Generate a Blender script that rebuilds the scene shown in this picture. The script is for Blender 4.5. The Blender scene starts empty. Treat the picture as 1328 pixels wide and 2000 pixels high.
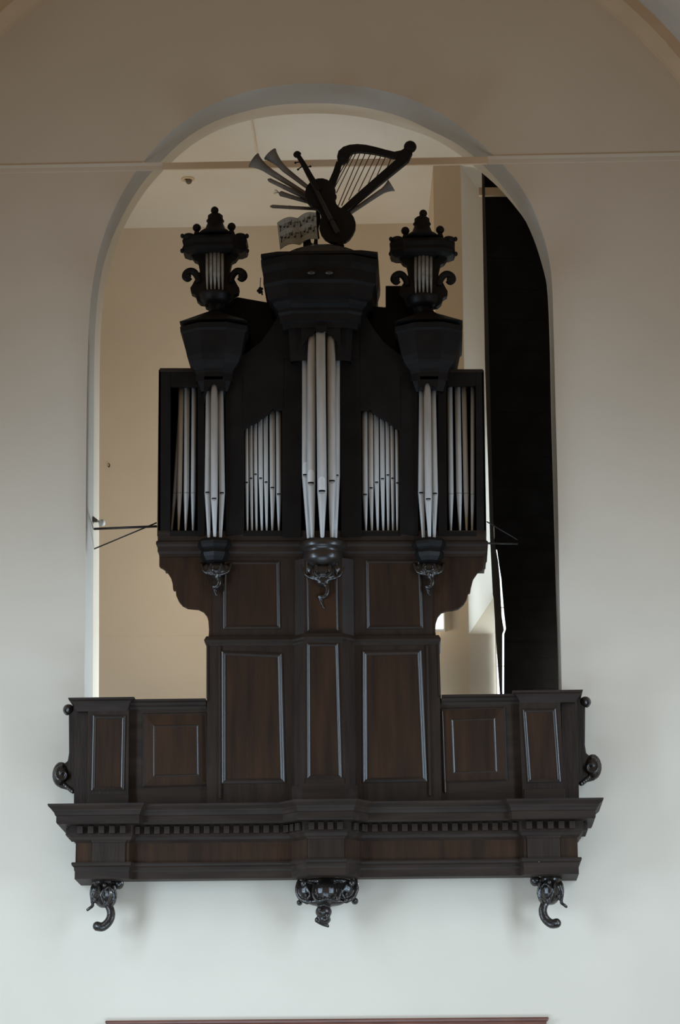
import bpy, math, random
from mathutils import Vector, Matrix
random.seed(7)
PI = math.pi
C = bpy.context.scene.collection
SC = bpy.context.scene

# ------------------------------------------------------------------ camera
FPX = 5360.0                       # focal length in pixels of the 1328x2000 frame
PITCH, YAW, ROLL = math.radians(15.0), math.radians(2.0), 0.0055
CAM = Vector((1.06, -25.9, 1.6))
fwd = Vector((-math.sin(YAW)*math.cos(PITCH), math.cos(YAW)*math.cos(PITCH), math.sin(PITCH)))
r0 = fwd.cross(Vector((0, 0, 1))).normalized(); u0 = r0.cross(fwd).normalized()
RT = r0*math.cos(ROLL) - u0*math.sin(ROLL)
UP = u0*math.cos(ROLL) + r0*math.sin(ROLL)
cam = bpy.data.cameras.new('camera'); co = bpy.data.objects.new('camera', cam); C.objects.link(co)
cam.sensor_fit = 'VERTICAL'; cam.sensor_height = 24.0; cam.lens = 24.0*FPX/2000.0
cam.clip_end = 200
co.matrix_world = Matrix(((RT.x, UP.x, -fwd.x, CAM.x), (RT.y, UP.y, -fwd.y, CAM.y), (RT.z, UP.z, -fwd.z, CAM.z), (0, 0, 0, 1)))
SC.camera = co

# ------------------------------------------------------------------ world, lamps, exposure
SC.view_settings.view_transform = 'Standard'; SC.view_settings.look = 'None'
SC.view_settings.exposure = 0.12; SC.view_settings.gamma = 1.0
SC.view_settings.use_curve_mapping = False
SC.cycles.max_bounces = 8; SC.cycles.diffuse_bounces = 4
w = bpy.data.worlds.new('world'); SC.world = w; w.use_nodes = True
w.node_tree.nodes['Background'].inputs[0].default_value = (1.0, 0.71, 0.44, 1)
w.node_tree.nodes['Background'].inputs[1].default_value = 0.215
def area(name, loc, target, sx, sy, energy, col, spread=180):
    L = bpy.data.lights.new(name, 'AREA'); L.shape = 'RECTANGLE'; L.size = sx; L.size_y = sy
    L.energy = energy; L.color = col; L.spread = math.radians(spread)
    o = bpy.data.objects.new(name, L); C.objects.link(o); o.location = loc
    d = Vector(target) - Vector(loc); o.rotation_euler = d.to_track_quat('-Z', 'Y').to_euler()
    return o
COOL = (0.58, 0.785, 1.0)
area('nave_window_light_left', (-6.2, -4.6, 4.3), (0.5, 0, 4.0), 1.6, 3.0, 168, COOL, 140)
area('nave_window_light_right', (6.2, -4.8, 4.3), (-0.2, 0, 4.0), 1.6, 3.0, 135, COOL, 140)
area('nave_highlight_lamp_left', (-6.0, -4.6, 7.6), (0.2, 0, 4.6), 0.5, 3.0, 34, COOL, 100)  # narrow lamp added for highlights on the mouldings, not a modelled lancet
area('nave_highlight_lamp_right', (6.2, -4.6, 7.6), (-0.2, 0, 4.6), 0.5, 3.0, 34, COOL, 100)  # right-hand twin, likewise added for the moulding highlights
area('nave_low_fill', (-0.3, -4.6, 1.4), (0, 0, 3.2), 5.0, 1.6, 95, COOL, 140)  # added low fill for the lower wall; no door stands here

# ------------------------------------------------------------------ helpers
def P(px, py, Y):
    """the point of the plane y = Y that the photograph shows at pixel (px, py)"""
    d = fwd*FPX + RT*(px-664.0) + UP*(1000.0-py)
    t = (Y-CAM.y)/d.y
    return CAM + d*t
def Pz(py, Y, px=632): return P(px, py, Y).z
def Px(px, Y, py=1000): return P(px, py, Y).x
def S(Y=-0.45): return P(700, 1000, Y).x - P(600, 1000, Y).x      # metres per 100 px
PX = S()/100.0                                                     # metres per pixel at the case

class MB:
    def __init__(s): s.v = []; s.f = []; s.sm = []; s.mi = []
    def add(s, vs, fs, smooth=False):
        b = len(s.v); s.v += [tuple(v) for v in vs]
        for f in fs: s.f.append(tuple(b+i for i in f)); s.sm.append(smooth)
    def box(s, x0, x1, y0, y1, z0, z1):
        s.add([(x0,y0,z0),(x1,y0,z0),(x1,y1,z0),(x0,y1,z0),(x0,y0,z1),(x1,y0,z1),(x1,y1,z1),(x0,y1,z1)],
              [(3,2,1,0),(4,5,6,7),(0,1,5,4),(1,2,6,5),(2,3,7,6),(3,0,4,7)])
    def prism(s, poly, Yf, Yb, dx=0, smooth=False):
        """polygon in pixels (clockwise or not) on plane Yf, pushed straight back to Yb"""
        pts = [P(x, y, Yf) for x, y in poly]
        s.prism_w([(p.x, p.z) for p in pts], Yf, Yb, smooth)
    def prism_w(s, pts, Yf, Yb, smooth=False):
        a = sum(pts[i][0]*pts[(i+1)%len(pts)][1]-pts[(i+1)%len(pts)][0]*pts[i][1] for i in range(len(pts)))
        if a < 0: pts = pts[::-1]
        n = len(pts)
        s.add([(x, Yf, z) for x, z in pts]+[(x, Yb, z) for x, z in pts],
              [tuple(range(n)), tuple(range(2*n-1, n-1, -1))])
        b = len(s.v)-2*n
        for i in range(n):
            j = (i+1) % n
            s.f.append((b+i, b+n+i, b+n+j, b+j)); s.sm.append(smooth)
    def rect(s, x0, y0, x1, y1, Yf, Yb): s.prism([(x0,y0),(x1,y0),(x1,y1),(x0,y1)], Yf, Yb)
    def plan(s, pts, z0, z1):
        a = sum(pts[i][0]*pts[(i+1)%len(pts)][1]-pts[(i+1)%len(pts)][0]*pts[i][1] for i in range(len(pts)))
        if a < 0: pts = pts[::-1]
        n = len(pts)
        s.add([(x, y, z0) for x, y in pts]+[(x, y, z1) for x, y in pts],
              [tuple(range(n-1, -1, -1)), tuple(range(n, 2*n))]+[(i, (i+1)%n, n+(i+1)%n, n+i) for i in range(n)])
    def sweep(s, path, prof, k=0.0, caps=True):
        """moulding: plan path [(x,y)] run left to right (outward = towards -y), profile [(offset, z)]; mitred; k tilts it"""
        n = len(path); nr = []
        for i in range(n):
            def nrm(a, b):
                dx, dy = b[0]-a[0], b[1]-a[1]; L = math.hypot(dx, dy) or 1
                return (dy/L, -dx/L)
            if i == 0: m = nrm(path[0], path[1]); sc = 1
            elif i == n-1: m = nrm(path[-2], path[-1]); sc = 1
            else:
                a, b = nrm(path[i-1], path[i]), nrm(path[i], path[i+1])
                m = (a[0]+b[0], a[1]+b[1]); L = math.hypot(*m) or 1; m = (m[0]/L, m[1]/L)
                sc = 1/max(0.35, m[0]*a[0]+m[1]*a[1])
            nr.append((m[0]*sc, m[1]*sc))
        q = len(prof); vs = []
        for (x, y), (nx, ny) in zip(path, nr):
            for o, z in prof:
                X = x+nx*o; vs.append((X, y+ny*o, z+k*X))
        fs = []
        for i in range(n-1):
            for j in range(q-1):
                fs.append((i*q+j, i*q+j+1, (i+1)*q+j+1, (i+1)*q+j))
        if caps:
            fs.append(tuple(range(q-1, -1, -1))); fs.append(tuple((n-1)*q+j for j in range(q)))
            # close top and bottom with flat lids back to the path
        s.add(vs, fs)
    def tube(s, pts, rad, seg=12, cap=True, smooth=True):
        pts = [Vector(p) for p in pts]; n = len(pts)
        if not isinstance(rad, (list, tuple)): rad = [rad]*n
        vs = []; prev = None
        for i, p in enumerate(pts):
            d = (pts[min(i+1, n-1)]-pts[max(i-1, 0)]).normalized()
            if prev is None:
                a = Vector((0, 1, 0)) if abs(d.y) < .9 else Vector((1, 0, 0))
                u = d.cross(a).normalized()
            else: u = (prev - d*prev.dot(d)).normalized()
            v = d.cross(u); prev = u
            for k in range(seg):
                a = 2*PI*k/seg
                vs.append(p+(u*math.cos(a)+v*math.sin(a))*rad[i])
        fs = [(i*seg+k, i*seg+(k+1)%seg, (i+1)*seg+(k+1)%seg, (i+1)*seg+k) for i in range(n-1) for k in range(seg)]
        s.add(vs, fs, smooth)
        if cap:
            b = len(s.v)-n*seg
            s.f.append(tuple(b+k for k in range(seg-1, -1, -1))); s.sm.append(False)
            s.f.append(tuple(b+(n-1)*seg+k for k in range(seg))); s.sm.append(False)
    def ball(s, c, rx, ry=None, rz=None, seg=14, rings=9):
        ry = rx if ry is None else ry; rz = rx if rz is None else rz
        c = Vector(c); vs = [(c.x, c.y, c.z-rz)]; fs = []
        for i in range(1, rings):
            t = -PI/2+PI*i/rings
            for k in range(seg):
                a = 2*PI*k/seg
                vs.append((c.x+rx*math.cos(t)*math.cos(a), c.y+ry*math.cos(t)*math.sin(a), c.z+rz*math.sin(t)))
        vs.append((c.x, c.y, c.z+rz)); L = len(vs)-1
        for k in range(seg):
            fs.append((0, 1+(k+1)%seg, 1+k)); fs.append((L, 1+(rings-2)*seg+k, 1+(rings-2)*seg+(k+1)%seg))
        for i in range(rings-2):
            for k in range(seg):
                a = 1+i*seg; fs.append((a+k, a+(k+1)%seg, a+seg+(k+1)%seg, a+seg+k))
        s.add(vs, fs, True)
    def lathe(s, cx, cy, prof, a0=0, a1=2*PI, seg=28, k=0.0, smooth=True, sy=1.0):
        full = abs(a1-a0-2*PI) < 1e-6; m = seg if full else seg+1; q = len(prof); vs = []
        for i in range(m):
            a = a0+(a1-a0)*i/seg
            for r, z in prof: vs.append((cx+r*math.cos(a), cy+r*math.sin(a)*sy, z))
        fs = []
        for i in range(seg):
            j = (i+1) % m
            for t in range(q-1): fs.append((i*q+t, j*q+t, j*q+t+1, i*q+t+1))
        s.add(vs, fs, smooth)
        if full:
            b = len(s.v)-m*q
            s.f.append(tuple(b+i*q for i in range(m-1, -1, -1))); s.sm.append(False)
            s.f.append(tuple(b+i*q+q-1 for i in range(m))); s.sm.append(False)
    def frame(s, cs, Y, prof):
        """moulding round a four-cornered panel; cs in pixels TL,TR,BR,BL on plane Y; prof [(inset, proud)]"""
        c = [P(x, y, Y) for x, y in cs]
        sg = [(1, -1), (-1, -1), (-1, 1), (1, 1)]; q = len(prof); vs = []
        for p, (sx, sz) in zip(c, sg):
            for i, h in prof: vs.append((p.x+sx*i, Y-h, p.z+sz*i))
        fs = []
        for a in range(4):
            b = (a+1) % 4
            for j in range(q-1): fs.append((a*q+j, b*q+j, b*q+j+1, a*q+j+1)[::-1]); s.mi.append(1-a % 2)
        s.add(vs, fs)
    def build(s, name, mat, parent=None, bevel=0, remesh=0, **props):
        me = bpy.data.meshes.new(name); me.from_pydata(s.v, [], s.f)
        me.polygons.foreach_set('use_smooth', s.sm); me.materials.append(mat)
        if s.mi and len(s.mi) == len(s.f): me.materials.append(OAK_H); me.polygons.foreach_set('material_index', s.mi)   # waxed uprights, dull cross pieces
        me.update()
        o = bpy.data.objects.new(name, me); C.objects.link(o)
        if parent is not None:
            o.parent = parent; o.matrix_parent_inverse = Matrix.Translation(-parent.location)
        if remesh:
            m = o.modifiers.new('remesh', 'REMESH'); m.mode = 'VOXEL'; m.voxel_size = remesh; m.use_smooth_shade = True
            m = o.modifiers.new('smooth', 'SMOOTH'); m.iterations = 4; m.factor = 0.5
        if bevel:
            m = o.modifiers.new('bevel', 'BEVEL'); m.width = bevel; m.segments = 2; m.limit_method = 'ANGLE'; m.angle_limit = math.radians(35)
        for k_, v_ in props.items(): o[k_] = v_
        return o
def thing(name, label, cat, loc, group=None):
    o = bpy.data.objects.new(name, None); C.objects.link(o); o.location = loc
    o.empty_display_size = 0.1; o['label'] = label; o['category'] = cat
    if group: o['group'] = group
    return o
def tag(o, label, cat, group=None):
    o['label'] = label; o['category'] = cat
    if group: o['group'] = group
    return o
def struct(mb, name, mat, parent=None, **k):
    o = mb.build(name, mat, parent, **k)
    if parent is None: o['kind'] = 'structure'
    return o

# ------------------------------------------------------------------ materials
def mat(name, col, rough=0.6, metal=0.0, noise=0.0, nscale=3.0, bump=0.0, bscale=60.0, spec=0.5, coat=0.0, stretch=None, col2=None):
    m = bpy.data.materials.new(name); m.use_nodes = True; nt = m.node_tree; N = nt.nodes; Lk = nt.links
    b = N['Principled BSDF']; b.inputs['Roughness'].default_value = rough; b.inputs['Metallic'].default_value = metal
    b.inputs['Base Color'].default_value = (*col, 1); b.inputs['Specular IOR Level'].default_value = spec
    b.inputs['Coat Weight'].default_value = coat; b.inputs['Coat Roughness'].default_value = 0.25
    tc = N.new('ShaderNodeTexCoord'); mp = N.new('ShaderNodeMapping'); Lk.new(tc.outputs['Object'], mp.inputs[0])
    if stretch: mp.inputs['Scale'].default_value = stretch
    if noise or col2:
        n = N.new('ShaderNodeTexNoise'); n.inputs['Scale'].default_value = nscale; n.inputs['Detail'].default_value = 5
        Lk.new(mp.outputs[0], n.inputs['Vector'])
        r = N.new('ShaderNodeMix'); r.data_type = 'RGBA'
        c2 = col2 or tuple(c*(1-noise) for c in col); c1 = col if col2 else tuple(min(1, c*(1+noise)) for c in col)
        r.inputs[6].default_value = (*c1, 1); r.inputs[7].default_value = (*c2, 1)
        cr = N.new('ShaderNodeMapRange'); cr.inputs[1].default_value = .35; cr.inputs[2].default_value = .65
        Lk.new(n.outputs[0], cr.inputs[0]); Lk.new(cr.outputs[0], r.inputs[0]); Lk.new(r.outputs[2], b.inputs['Base Color'])
    if bump:
        n2 = N.new('ShaderNodeTexNoise'); n2.inputs['Scale'].default_value = bscale; n2.inputs['Detail'].default_value = 4
        Lk.new(mp.outputs[0], n2.inputs['Vector'])
        bp = N.new('ShaderNodeBump'); bp.inputs['Strength'].default_value = bump; bp.inputs['Distance'].default_value = .01
        Lk.new(n2.outputs[0], bp.inputs['Height']); Lk.new(bp.outputs[0], b.inputs['Normal'])
    return m
PLASTER = mat('painted_plaster', (0.735, 0.65, 0.53), .9, noise=.03, nscale=.7, bump=.25, bscale=9, spec=.2)
PLASTER_W = mat('white_plaster', (0.78, 0.75, 0.69), .9, noise=.03, nscale=.9, bump=.2, bscale=9, spec=.2)
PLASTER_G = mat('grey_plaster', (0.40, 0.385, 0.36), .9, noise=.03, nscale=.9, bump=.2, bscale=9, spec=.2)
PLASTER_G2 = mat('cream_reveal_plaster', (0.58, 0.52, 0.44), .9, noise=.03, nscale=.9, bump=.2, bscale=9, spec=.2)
PLASTER_T = mat('tan_plaster', (0.74, 0.59, 0.42), .9, noise=.03, nscale=.9, bump=.2, bscale=9, spec=.2)
PLASTER_R = mat('brown_rib_plaster', (0.72, 0.54, 0.36), .9, noise=.05, nscale=2, spec=.1)
PLASTER_V = mat('grey_vault_plaster', (0.62, 0.58, 0.52), .9, noise=.05, nscale=2, spec=.1)
PLASTER_L = mat('loft_plaster', (0.72, 0.62, 0.50), .9, noise=.03, nscale=.8, bump=.25, bscale=9, spec=.2)
OAK = mat('dark_oak', (0.026, 0.0160, 0.011), .5, noise=.25, nscale=3, bump=.25, bscale=14, stretch=(4, 4, .6), spec=.28)
OAK_H = mat('dark_oak_rails', (0.028, 0.0175, 0.012), .55, noise=.25, nscale=3, bump=.25, bscale=14, stretch=(.6, 4, 4), spec=.25)
PANEL = mat('oak_panel', (0.050, 0.0245, 0.013), .6, nscale=2.2, col2=(0.027, 0.0155, 0.010), bump=.35, bscale=16, stretch=(4, 4, .45), spec=.12)
POLISH = mat('polished_oak', (0.022, 0.016, 0.013), .30, noise=.1, nscale=6, spec=.7)
CARVE = mat('carved_oak', (0.020, 0.015, 0.012), .26, noise=.3, nscale=8, bump=.5, bscale=30, spec=.6)
OAK_DIM = mat('dimmed_oak', (0.0075, 0.0062, 0.0058), .6, noise=.3, nscale=4, bump=.2, bscale=20, spec=.2)  # dim light on the upper woodwork is put into this darker colour
OAK_DIM_P = mat('dimmed_oak_satin', (0.0075, 0.0065, 0.006), .5, noise=.3, nscale=4, bump=.2, bscale=20, spec=.25)  # same oak with the dimness in its colour, slightly glossier
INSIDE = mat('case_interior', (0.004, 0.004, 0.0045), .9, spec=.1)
TIN = mat('pipe_tin', (0.64, 0.65, 0.64), .42, metal=.2, noise=.10, nscale=5, bump=.12, bscale=12, stretch=(3, 3, .5))
TIN2 = mat('pipe_tin_bright', (0.85, 0.88, 0.88), .40, metal=.25, noise=.05, nscale=9)
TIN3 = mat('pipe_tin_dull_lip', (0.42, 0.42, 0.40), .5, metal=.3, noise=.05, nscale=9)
SLOT = mat('mouth_slot', (0.004, 0.004, 0.004), .9, spec=.1)
GREYW = mat('grey_painted_wood', (0.145, 0.125, 0.105), .6, noise=.2, nscale=9, bump=.2, bscale=25)
PAPER = mat('painted_page', (0.29, 0.285, 0.25), .8, noise=.08, nscale=9)
INK = mat('ink', (0.012, 0.012, 0.012), .8)
IRON = mat('iron', (0.03, 0.026, 0.024), .5, metal=.4, noise=.2, nscale=12)
STRING = mat('harp_string', (0.12, 0.085, 0.06), .5)
BLACKB = mat('black_board', (0.009, 0.009, 0.010), .75, noise=.3, nscale=5, spec=.2)
FLOORM = mat('stone_floor', (0.33, 0.30, 0.26), .6, noise=.15, nscale=1.5)
REDW = mat('red_brown_rail', (0.15, 0.055, 0.035), .4, noise=.2, nscale=8, stretch=(.5, 4, 4))
WHITEP = mat('white_plastic', (0.7, 0.7, 0.68), .4)
def glow(name, col, s):
    m = bpy.data.materials.new(name); m.use_nodes = True; nt = m.node_tree; b = nt.nodes['Principled BSDF']
    b.inputs['Base Color'].default_value = (.1, .1, .1, 1); b.inputs['Roughness'].default_value = .1
    b.inputs['Emission Color'].default_value = (*col, 1); b.inputs['Emission Strength'].default_value = s
    return m
DAYGLASS = glow('daylit_glass', (0.80, 0.93, 1.0), 2.6)

# ================================================================== THE SETTING
WB = 12.0
# arch outline of the opening: pixels at three depths (front edge, end of chamfer, back edge)
OUT = [(165,1362),(167,1150),(168.5,900),(171,710),(175,610),(184,535),(200,468),(226,402),(262,340),(305,286),(355,240),(410,206),(470,183),(530,169),(595,163),
       (660,164),(725,172),(790,189),(850,216),(903,251),(957,297),(1001,343),(1034,393),(1058,452),(1071,500),(1078,555),(1081,640),(1085,800),(1089,950),(1093,1170),(1097,1352)]
MID = [(181,1362),(182,1150),(183,900),(184,710),(187,625),(195,552),(211,488),(237,426),(273,365),(317,313),(366,268),(420,237),(478,218),(535,206),(597,202),
       (658,203),(722,212),(785,229),(842,255),(897,284),(945,324),(986,370),(1019,418),(1041,464),(1057,512),(1069,565),(1075,650),(1077,800),(1081,950),(1087,1170),(1092,1352)]
INN = [(193,1362),(193.5,1150),(194,900),(195,710),(198,630),(206,560),(222,496),(247,434),(283,375),(326,326),(374,284),(427,254),(483,236),(538,226),(598,222),
       (656,223),(718,231),(778,247),(840,268),(893,299),(938,335),(974,367),(1010,409),(1032,440),(1051,482),(1067,550),(1073,655),(1076,800),(1080,950),(1086,1170),(1091,1352)]
def ext(lst):   # carry the jambs down behind the parapet
    a, b = lst[0], lst[-1]
    return [(a[0]-2, 1700)]+lst+[(b[0]+3, 1690)]
YO, YM, YI = 0.0, 0.30, 0.62
o3 = [[P(x, y, Y) for x, y in ext(L)] for L, Y in ((OUT, YO), (MID, YM), (INN, YI))]
# smooth curves: subdivide with Catmull-Rom
def cr(pts, n=3):
    out = []
    for i in range(len(pts)-1):
        p0, p1, p2, p3 = pts[max(i-1, 0)], pts[i], pts[i+1], pts[min(i+2, len(pts)-1)]
        for k in range(n):
            t = k/n
            out.append(0.5*((2*p1)+(p2-p0)*t+(2*p0-5*p1+4*p2-p3)*t*t+(3*p1-p0-3*p2+p3)*t**3))
    out.append(pts[-1]); return out
o3 = [cr(L) for L in o3]
def wall_with_hole(curve, Y, X0, X1, Z0, Z1):
    mb = MB(); n = len(curve); zb = curve[0].z
    vs = [(p.x, Y, p.z) for p in curve]; fs = []
    # outer ring: project each curve point outwards onto the rectangle
    cx = 0.5*(curve[0].x+curve[-1].x)
    outer = []
    zs = 10.6
    for p in curve:
        if p.z < zs: outer.append((X0 if p.x < cx else X1, Y, p.z))
        else:
            a = math.atan2(p.z-zs, p.x-cx); ca, sa = math.cos(a), math.sin(a)
            t = min(((X1-cx)/ca) if ca > 1e-6 else 1e9, ((X0-cx)/ca) if ca < -1e-6 else 1e9, (Z1-zs)/sa if sa > 1e-6 else 1e9)
            outer.append((cx+ca*t, Y, zs+sa*t))
    vs += outer
    for i in range(n-1):
        fs.append((i, n+i, n+i+1, i+1))
        a, b = outer[i], outer[i+1]
        if a[0] != b[0] and a[2] != b[2]:     # fill the corner of the rectangle
            k = len(vs); vs.append((X0 if a[0] < cx else X1, Y, Z1)); fs.append((n+i, k, n+i+1))
    k = len(vs); vs += [(X0, Y, Z0), (X1, Y, Z0), (curve[0].x, Y, Z0), (curve[-1].x, Y, Z0)]
    fs.append((k, n, 0, k+2)); fs.append((k+3, n-1, 2*n-1, k+1)); fs.append((k+2, 0, n-1, k+3))
    mb.add(vs, [f for f in fs])
    return mb
wall = struct(wall_with_hole(o3[0], 0.0, -WB, WB, 0.0, 17.0), 'wall_front', PLASTER)
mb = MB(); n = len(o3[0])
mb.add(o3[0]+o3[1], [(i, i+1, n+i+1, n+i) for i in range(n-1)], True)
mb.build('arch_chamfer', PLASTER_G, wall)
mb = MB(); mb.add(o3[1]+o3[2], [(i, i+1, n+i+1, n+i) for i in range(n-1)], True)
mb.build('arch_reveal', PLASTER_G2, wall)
struct(wall_with_hole(o3[2], YI, -WB+5, WB-5, 3.0, 14.5), 'wall_front.001', PLASTER_L)
# nave floor
mb = MB(); mb.box(-WB, WB, -32, 0.0, -0.2, 0.0); struct(mb, 'floor', FLOORM)
# loft room
ZC = 13.15; YBK = 4.2; YP = 2.45
zl = 5.45
mb = MB(); mb.box(-4.2, 4.6, YI, YBK, zl-.2, zl); struct(mb, 'floor.001', FLOORM)
mb = MB(); mb.box(-4.2, 4.6, YI, YBK, ZC, ZC+.2); ceil = struct(mb, 'ceiling', PLASTER_W)
# folded ceiling seam: two thin battens
c0 = Px(497, 1.6, 260)
mb = MB(); mb.box(c0-.006, c0+.012, YI, 1.95, ZC-.02, ZC); mb.build('batten', PLASTER, ceil)
c1 = Px(752, 1.4, 250)
mb = MB(); mb.box(c1-.005, c1+.005, YI, 1.6, ZC-.008, ZC); mb.build('batten', PLASTER_W, ceil)
xr = Px(853, YP, 800)
mb = MB(); mb.box(-4.2, xr+.3, YBK, YBK+.2, zl, ZC); wb = struct(mb, 'wall_back', PLASTER_L)
mb = MB(); zz = Pz(1243, YBK, 300); mb.box(-4.2, xr+.2, YBK-.004, YBK, zz-.004, zz+.004); mb.build('dado_line', PLASTER_L, wb)
mb = MB(); mb.box(-4.4, -4.2, YI, YBK+.2, zl, ZC); struct(mb, 'wall_left', PLASTER_W)
mb = MB(); mb.box(4.6, 4.8, YI, YBK+.2, zl, ZC); struct(mb, 'wall_right', PLASTER_W)
# pier between back wall and the tall window: slightly splayed return, tan front, white splayed jamb of the window
mb = MB()
xa = Px(853, YP, 800); xb = Px(908, YP, 800); xg = Px(960, YBK-.5, 1000)+.10
zs1 = P(925, 1238, YP).z                        # lower end of the splayed jamb
YG = 3.55
mb.plan([(xa, YP), (xb, YP), (xb, YBK), (xa-.07, YBK)], zl, ZC)
pier = struct(mb, 'wall_pier', PLASTER_T)
mb = MB(); zz = P(900, 1243, YP).z; mb.box(xa, xb+1.4, YP-.004, YP, zz-.004, zz+.003); mb.build('dado_line', PLASTER_L, pier)
mb = MB()                                         # wall under the tall window with steep splayed sill
xe = 4.2; zg = P(962, 1165, YG).z
mb.add([(xb, YP, zl), (xe, YP, zl), (xe, YP, zs1), (xb, YP, zs1), (xb+.30, YG, zg), (xe, YG, zg)], [(0, 1, 2, 3), (3, 2, 5, 4)])
struct(mb, 'wall_sill', PLASTER_L)
mb = MB()
mb.add([(xb, YP, zs1), (xb+.30, YG, zg), (xb+.30, YG, ZC), (xb, YP, ZC)], [(0, 1, 2, 3)])
struct(mb, 'wall_jamb', PLASTER_W)
# tall window (glass and bars) behind the black partition, small window beside the pier
def window(name, x0, x1, Y, z0, z1, nx, nz, bar=.035):
    mb = MB(); t = bar
    mb.box(x0-t, x0, Y-.05, Y+.03, z0-t, z1+t); mb.box(x1, x1+t, Y-.05, Y+.03, z0-t, z1+t)
    mb.box(x0, x1, Y-.05, Y+.03, z0-t, z0); mb.box(x0, x1, Y-.05, Y+.03, z1, z1+t)
    f = struct(mb, name, PLASTER_W)
    for i in range(nx):
        for j in range(nz):
            a, b = x0+(x1-x0)*i/nx, x0+(x1-x0)*(i+1)/nx; c, d = z0+(z1-z0)*j/nz, z0+(z1-z0)*(j+1)/nz
            mb = MB(); mb.box(a+.008, b-.008, Y-.005, Y+.005, c+.008, d-.008); mb.build('pane', DAYGLASS, f)
    return f
window('window_1', xb+.34, 3.6, YG+.02, zg+.04, zg+1.7, 4, 3)
p0, p1 = P(846, 1232, YP), P(866, 1186, YP)
window('window_2', p0.x, p1.x, YP-.03, p0.z, p1.z, 1, 1, .012)
p0, p1 = P(970, 1350, YP), P(1120, 1075, YP)
window('window_3', p0.x, p1.x, YP-.08, P(970, 1420, YP).z, p1.z, 2, 3, .006)
area('loft_reveal_fill', (4.3, 1.75, 6.5), (-2.35, .3, 6.6), 1.0, 1.2, 112, (0.80, .93, 1.0), 70)  # added lamp brightening the left reveal; the side wall has no window
area('loft_up_fill', (-0.6, 1.5, 7.6), (-.3, 4.2, 12.2), 1.6, 0.8, 33, (1.0, .86, .66), 150)  # unseen lamp added behind the organ to lift upper wall and ceiling; no skylight
area('loft_low_fill', (-2.6, 2.4, 5.8), (-2.0, 4.2, 7.5), 1.6, 0.5, 6, (0.9, .95, 1.0), 150)  # added fill that brightens the foot of the loft back wall

# tie beam across the opening and flush course on the wall (top edge casts the dark line)
zt0, zt1 = P(664, 308, -.05).z, P(664, 322, -.05).z
xo0, xo1 = Px(318, 0, 316)+.12, Px(952, 0, 304)-.10
mb = MB(); mb.box(xo0-.12, xo1+.10, -.012, .02, zt1, zt0); beam = mb.build('tie_beam', PLASTER_T, None, bevel=.006)
tag(beam, 'flat tan tie beam crossing the arched opening behind the carved instruments', 'beam')
for i, (a, b) in enumerate(((-WB, xo0-.12), (xo1+.10, WB))):
    mb = MB(); mb.sweep([(a, 0), (b, 0)], [(0, zt0+.006), (.012, zt0+.004), (.011, zt0-.004), (.0025, zt0-.03), (.003, zt1+.005), (.0, zt1-.006)])
    struct(mb, 'trim_%d' % (i+1), PLASTER)
# big wall arch and vault above
def circ(pts):
    import numpy as np
    A = np.array([[2*p.x, 2*p.z, 1] for p in pts]); b = np.array([p.x**2+p.z**2 for p in pts])
    q = np.linalg.lstsq(A, b, rcond=None)[0]; return Vector((q[0], 0, q[1])), math.sqrt(q[2]+q[0]**2+q[1]**2)
cc, RV = circ([P(90, 0, 0), P(45, 36, 0), P(0, 75, 0), P(1160, 0, 0), P(1250, 80, 0), P(1328, 165, 0)])
def arcstrip(R0, Y0, R1, Y1, m, nm, par=None, seg=48):
    mb = MB(); vs = []; fs = []
    for i in range(seg+1):
        a = PI*i/seg
        vs.append((cc.x+R0*math.cos(a), Y0, cc.z+R0*math.sin(a))); vs.append((cc.x+R1*math.cos(a), Y1, cc.z+R1*math.sin(a)))
    for i in range(seg): fs.append((2*i, 2*i+1, 2*i+3, 2*i+2))
    mb.add(vs, fs, True); return struct(mb, nm, m, par)
rib = arcstrip(RV, 0, RV, -.10, PLASTER_R, 'ceiling_rib')
arcstrip(RV, -.10, RV+.05, -.36, PLASTER_R, 'rib_soffit', rib)
arcstrip(RV+.05, -.36, RV+.16, -.36, PLASTER_R, 'rib_face', rib)
arcstrip(RV+.16, -.36, RV+.55, -3.2, PLASTER_V, 'ceiling_vault')
# wall above haunches of the vault: nothing shows there

# ceiling lamp in the loft
q = P(367, 349, 2.1); yy = CAM.y+(q.y-CAM.y)*(ZC-1.6)/(q.z-1.6); xx = CAM.x+(q.x-CAM.x)*(ZC-1.6)/(q.z-1.6)
t = thing('ceiling_lamp', 'small round recessed lamp in the pale ceiling left of the trumpets', 'lamp', (xx, yy, ZC))
mb = MB(); mb.lathe(xx, yy, [(.075, ZC), (.075, ZC-.012), (.05, ZC-.02), (.045, ZC)], seg=24); mb.build('rim', PLASTER_T, t)
mb = MB(); mb.ball((xx+.01, yy, ZC-.03), .035, .035, .035); mb.build('bulb', GREYW, t)

# ================================================================== ORGAN GALLERY (parapet)
F = -0.45
g = thing('organ_gallery', 'dark oak balcony parapet with panels, dentil cornice and carved corbels below the organ', 'balcony', (0, -.2, Pz(1716, -.2)))
BOL = [(0, 0), (0, .008), (.007, .0105), (.014, .0145), (.019, .0145), (.026, .0105), (.033, .008), (.036, .0)]
def panel(par, cs, Y, field=PANEL, prof=BOL, proud=.004, name='panel'):
    mb = MB(); mb.prism(cs, Y-proud, Y+.002); p = mb.build(name, field, par)
    mb = MB(); mb.frame(cs, Y, prof); mb.build('moulding', POLISH, p)
    return p
def R4(x0, y0, x1, y1): return [(x0, y0), (x1, y0), (x1, y1), (x0, y1)]
YW, YE = -.40, -.47
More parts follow.
